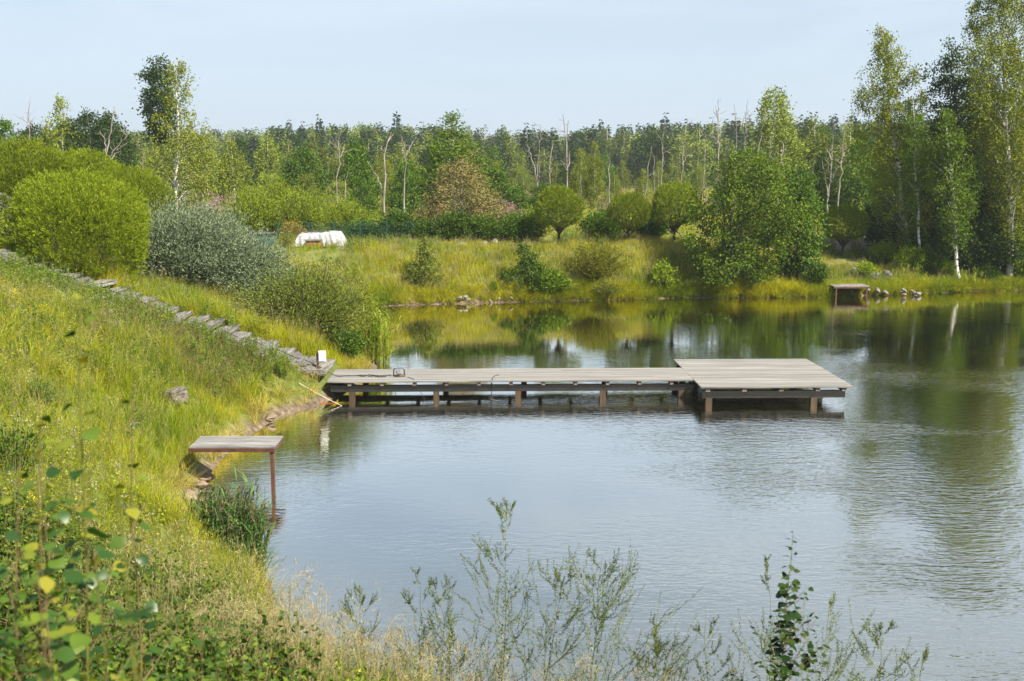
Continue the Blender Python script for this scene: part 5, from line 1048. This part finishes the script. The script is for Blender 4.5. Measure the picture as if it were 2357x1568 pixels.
for k, (u, v, s, lab) in enumerate(((436, 1165, .17, 'pale pinkish rock on the near shore below the landing stage'), (478, 1112, .12, 'brown stone at the water under the near landing stage'), (462, 1128, .09, 'small reddish stone next to the brown one under the near landing stage'), (622, 972, .11, 'pale stone on the muddy shore left of the pier'))):
    p = on(u, v); V, F = rockv(np.random.default_rng(600 + k), s * 1.3, s, s * .8, 3); tag(link('shore_stone', mk('shore_stone', [(V, F, 0, None)], [M['rock_warm']]), None, (p.x, p.y, .1)), lab, 'stone')
# tarpaulin heap
Yd = 52.0; p = ground(738, 560, Yd); a0, a1 = at(680, 560, Yd).x, at(797, 560, Yd).x; htop = at(740, 533, Yd).z - p.z; w = a1 - a0
nu, nv = 60, 34; U, Vv = np.meshgrid(np.linspace(-1, 1, nu), np.linspace(-1, 1, nv)); q = np.random.default_rng(61)
zz = np.clip(1.35 - np.maximum(np.abs(U) ** 5 * 1.35, np.abs(Vv) ** 3 * 1.3), 0, 1) * htop * np.interp(U, [-1, .1, .5, 1], [.86, .95, 1.05, .85])
fold = .035 * np.sin(U * 17 + 5 * Vv) * np.abs(Vv) + .025 * np.sin(U * 31 + 2 * np.sin(Vv * 7)) * np.abs(Vv) ** .5 + q.normal(size=U.shape) * .003
G = np.stack([U * w / 2 * (1 + .05 * np.sin(Vv * 4)), Vv * .75 + fold * 1.2, zz + fold * (zz > .05)], -1).reshape(-1, 3); i_ = (np.arange(nv - 1)[:, None] * nu + np.arange(nu - 1)[None]).ravel()
t_ = thing('tarpaulin_heap', 'heap covered by a crumpled white tarpaulin on the far left bank', 'heap', ((a0 + a1) / 2, Yd, p.z - .02))
link('tarpaulin', mk('tarpaulin', [(G, np.stack([i_, i_ + 1, i_ + nu + 1, i_ + nu], 1), 0, None)], [M['tarp']], True), t_)
V, F = boxv((-.15, -.05, htop * 1.0), (w * .62, .08, .05)); link('plank', mk('plank', [(V, F, 0, None)], [M['slate']]), t_)
def hive(label, u0, u1, v0, v1, Yd, mt, roof='slate'):
    a_, b_ = at(u0, v1, Yd), at(u1, v0, Yd); g_ = gz((a_.x + b_.x) / 2, Yd); w_ = b_.x - a_.x; h_ = max(.5, b_.z - g_)
    t_ = thing('beehive', label, 'beehive', ((a_.x + b_.x) / 2, Yd, g_ - .03)); V, F = worn_box(rng, (w_, .6, h_ - .06), .01, .003, 2); link('body', mk('body', [(V, F, 0, None)], [M[mt]]), t_)
    V, F = worn_box(rng, (w_ + .1, .72, .07), .012, .004, 2); link('roof', mk('roof', [(V + np.array([0, 0, h_ - .055]), F, 0, None)], [M[roof]]), t_)
    V, F = boxv((0, -.31, .3), (w_ * .5, .02, .05)); link('entrance', mk('entrance', [(V, F, 0, None)], [M['slate']]), t_)
hive('teal beehive with a dark flat roof half hidden by the silvery willow clump', 588, 628, 535, 570, 50.0, 'teal')
hive('low orange beehive under a grey cover in front of the white tarpaulin heap', 707, 737, 550, 572, 50.9, 'orange_wood', 'deck_grey')
fp = thing('mesh_fence', 'dark green wire mesh fence behind the white tarpaulin heap', 'fence', (0, 54.4, 0))
fu = [640, 711, 769, 829, 890, 950, 1010]; tops = []
for u in fu:
    g_ = ground(u, 540, 54.4); tz = at(u, 512, 54.4).z; V, F = boxv((g_.x, 0, (g_.z + tz) / 2 - .1), (.07, .05, tz - g_.z + .2)); link('post', mk('post', [(V, F, 0, None)], [M['fence']]), fp); tops.append((g_.x, g_.z, tz))
for (xa, za, ta), (xb, zb, tb) in zip(tops[:-1], tops[1:]):
    ws = []
    for f in np.linspace(.06, .98, 7): ws.append(tube([(xa + .04, .03, za + (ta - za) * f), (xb - .04, .03, zb + (tb - zb) * f)], .006, 3))
    for f in np.linspace(.03, .97, 24): x_ = xa + (xb - xa) * f; z_ = za + (zb - za) * f; ws.append(tube([(x_, .036, z_ + .02), (x_, .036, z_ + ta - za - .03)], .004, 3))
    link('wire_panel', mk('wire_panel', [(V, F, 0, None) for V, F in ws], [M['fence']]), fp)

# ------------------------------------------------------------------ haze between the camera and the far wood
V, F = boxv((0, 650, 16.3), (1900, 1960, 38)); m, t, N, K = mat('haze'); pv = N('VolumePrincipled'); pv.inputs['Color'].default_value = (.86, .93, 1, 1); pv.inputs['Density'].default_value = .00038; pv.inputs['Anisotropy'].default_value = .2
o_ = N('OutputMaterial'); K(pv.outputs[0], o_.inputs['Volume']); tag(link('haze', mk('haze', [(V, F, 0, None)], [m])), 'thin summer haze', None, None, 'stuff')
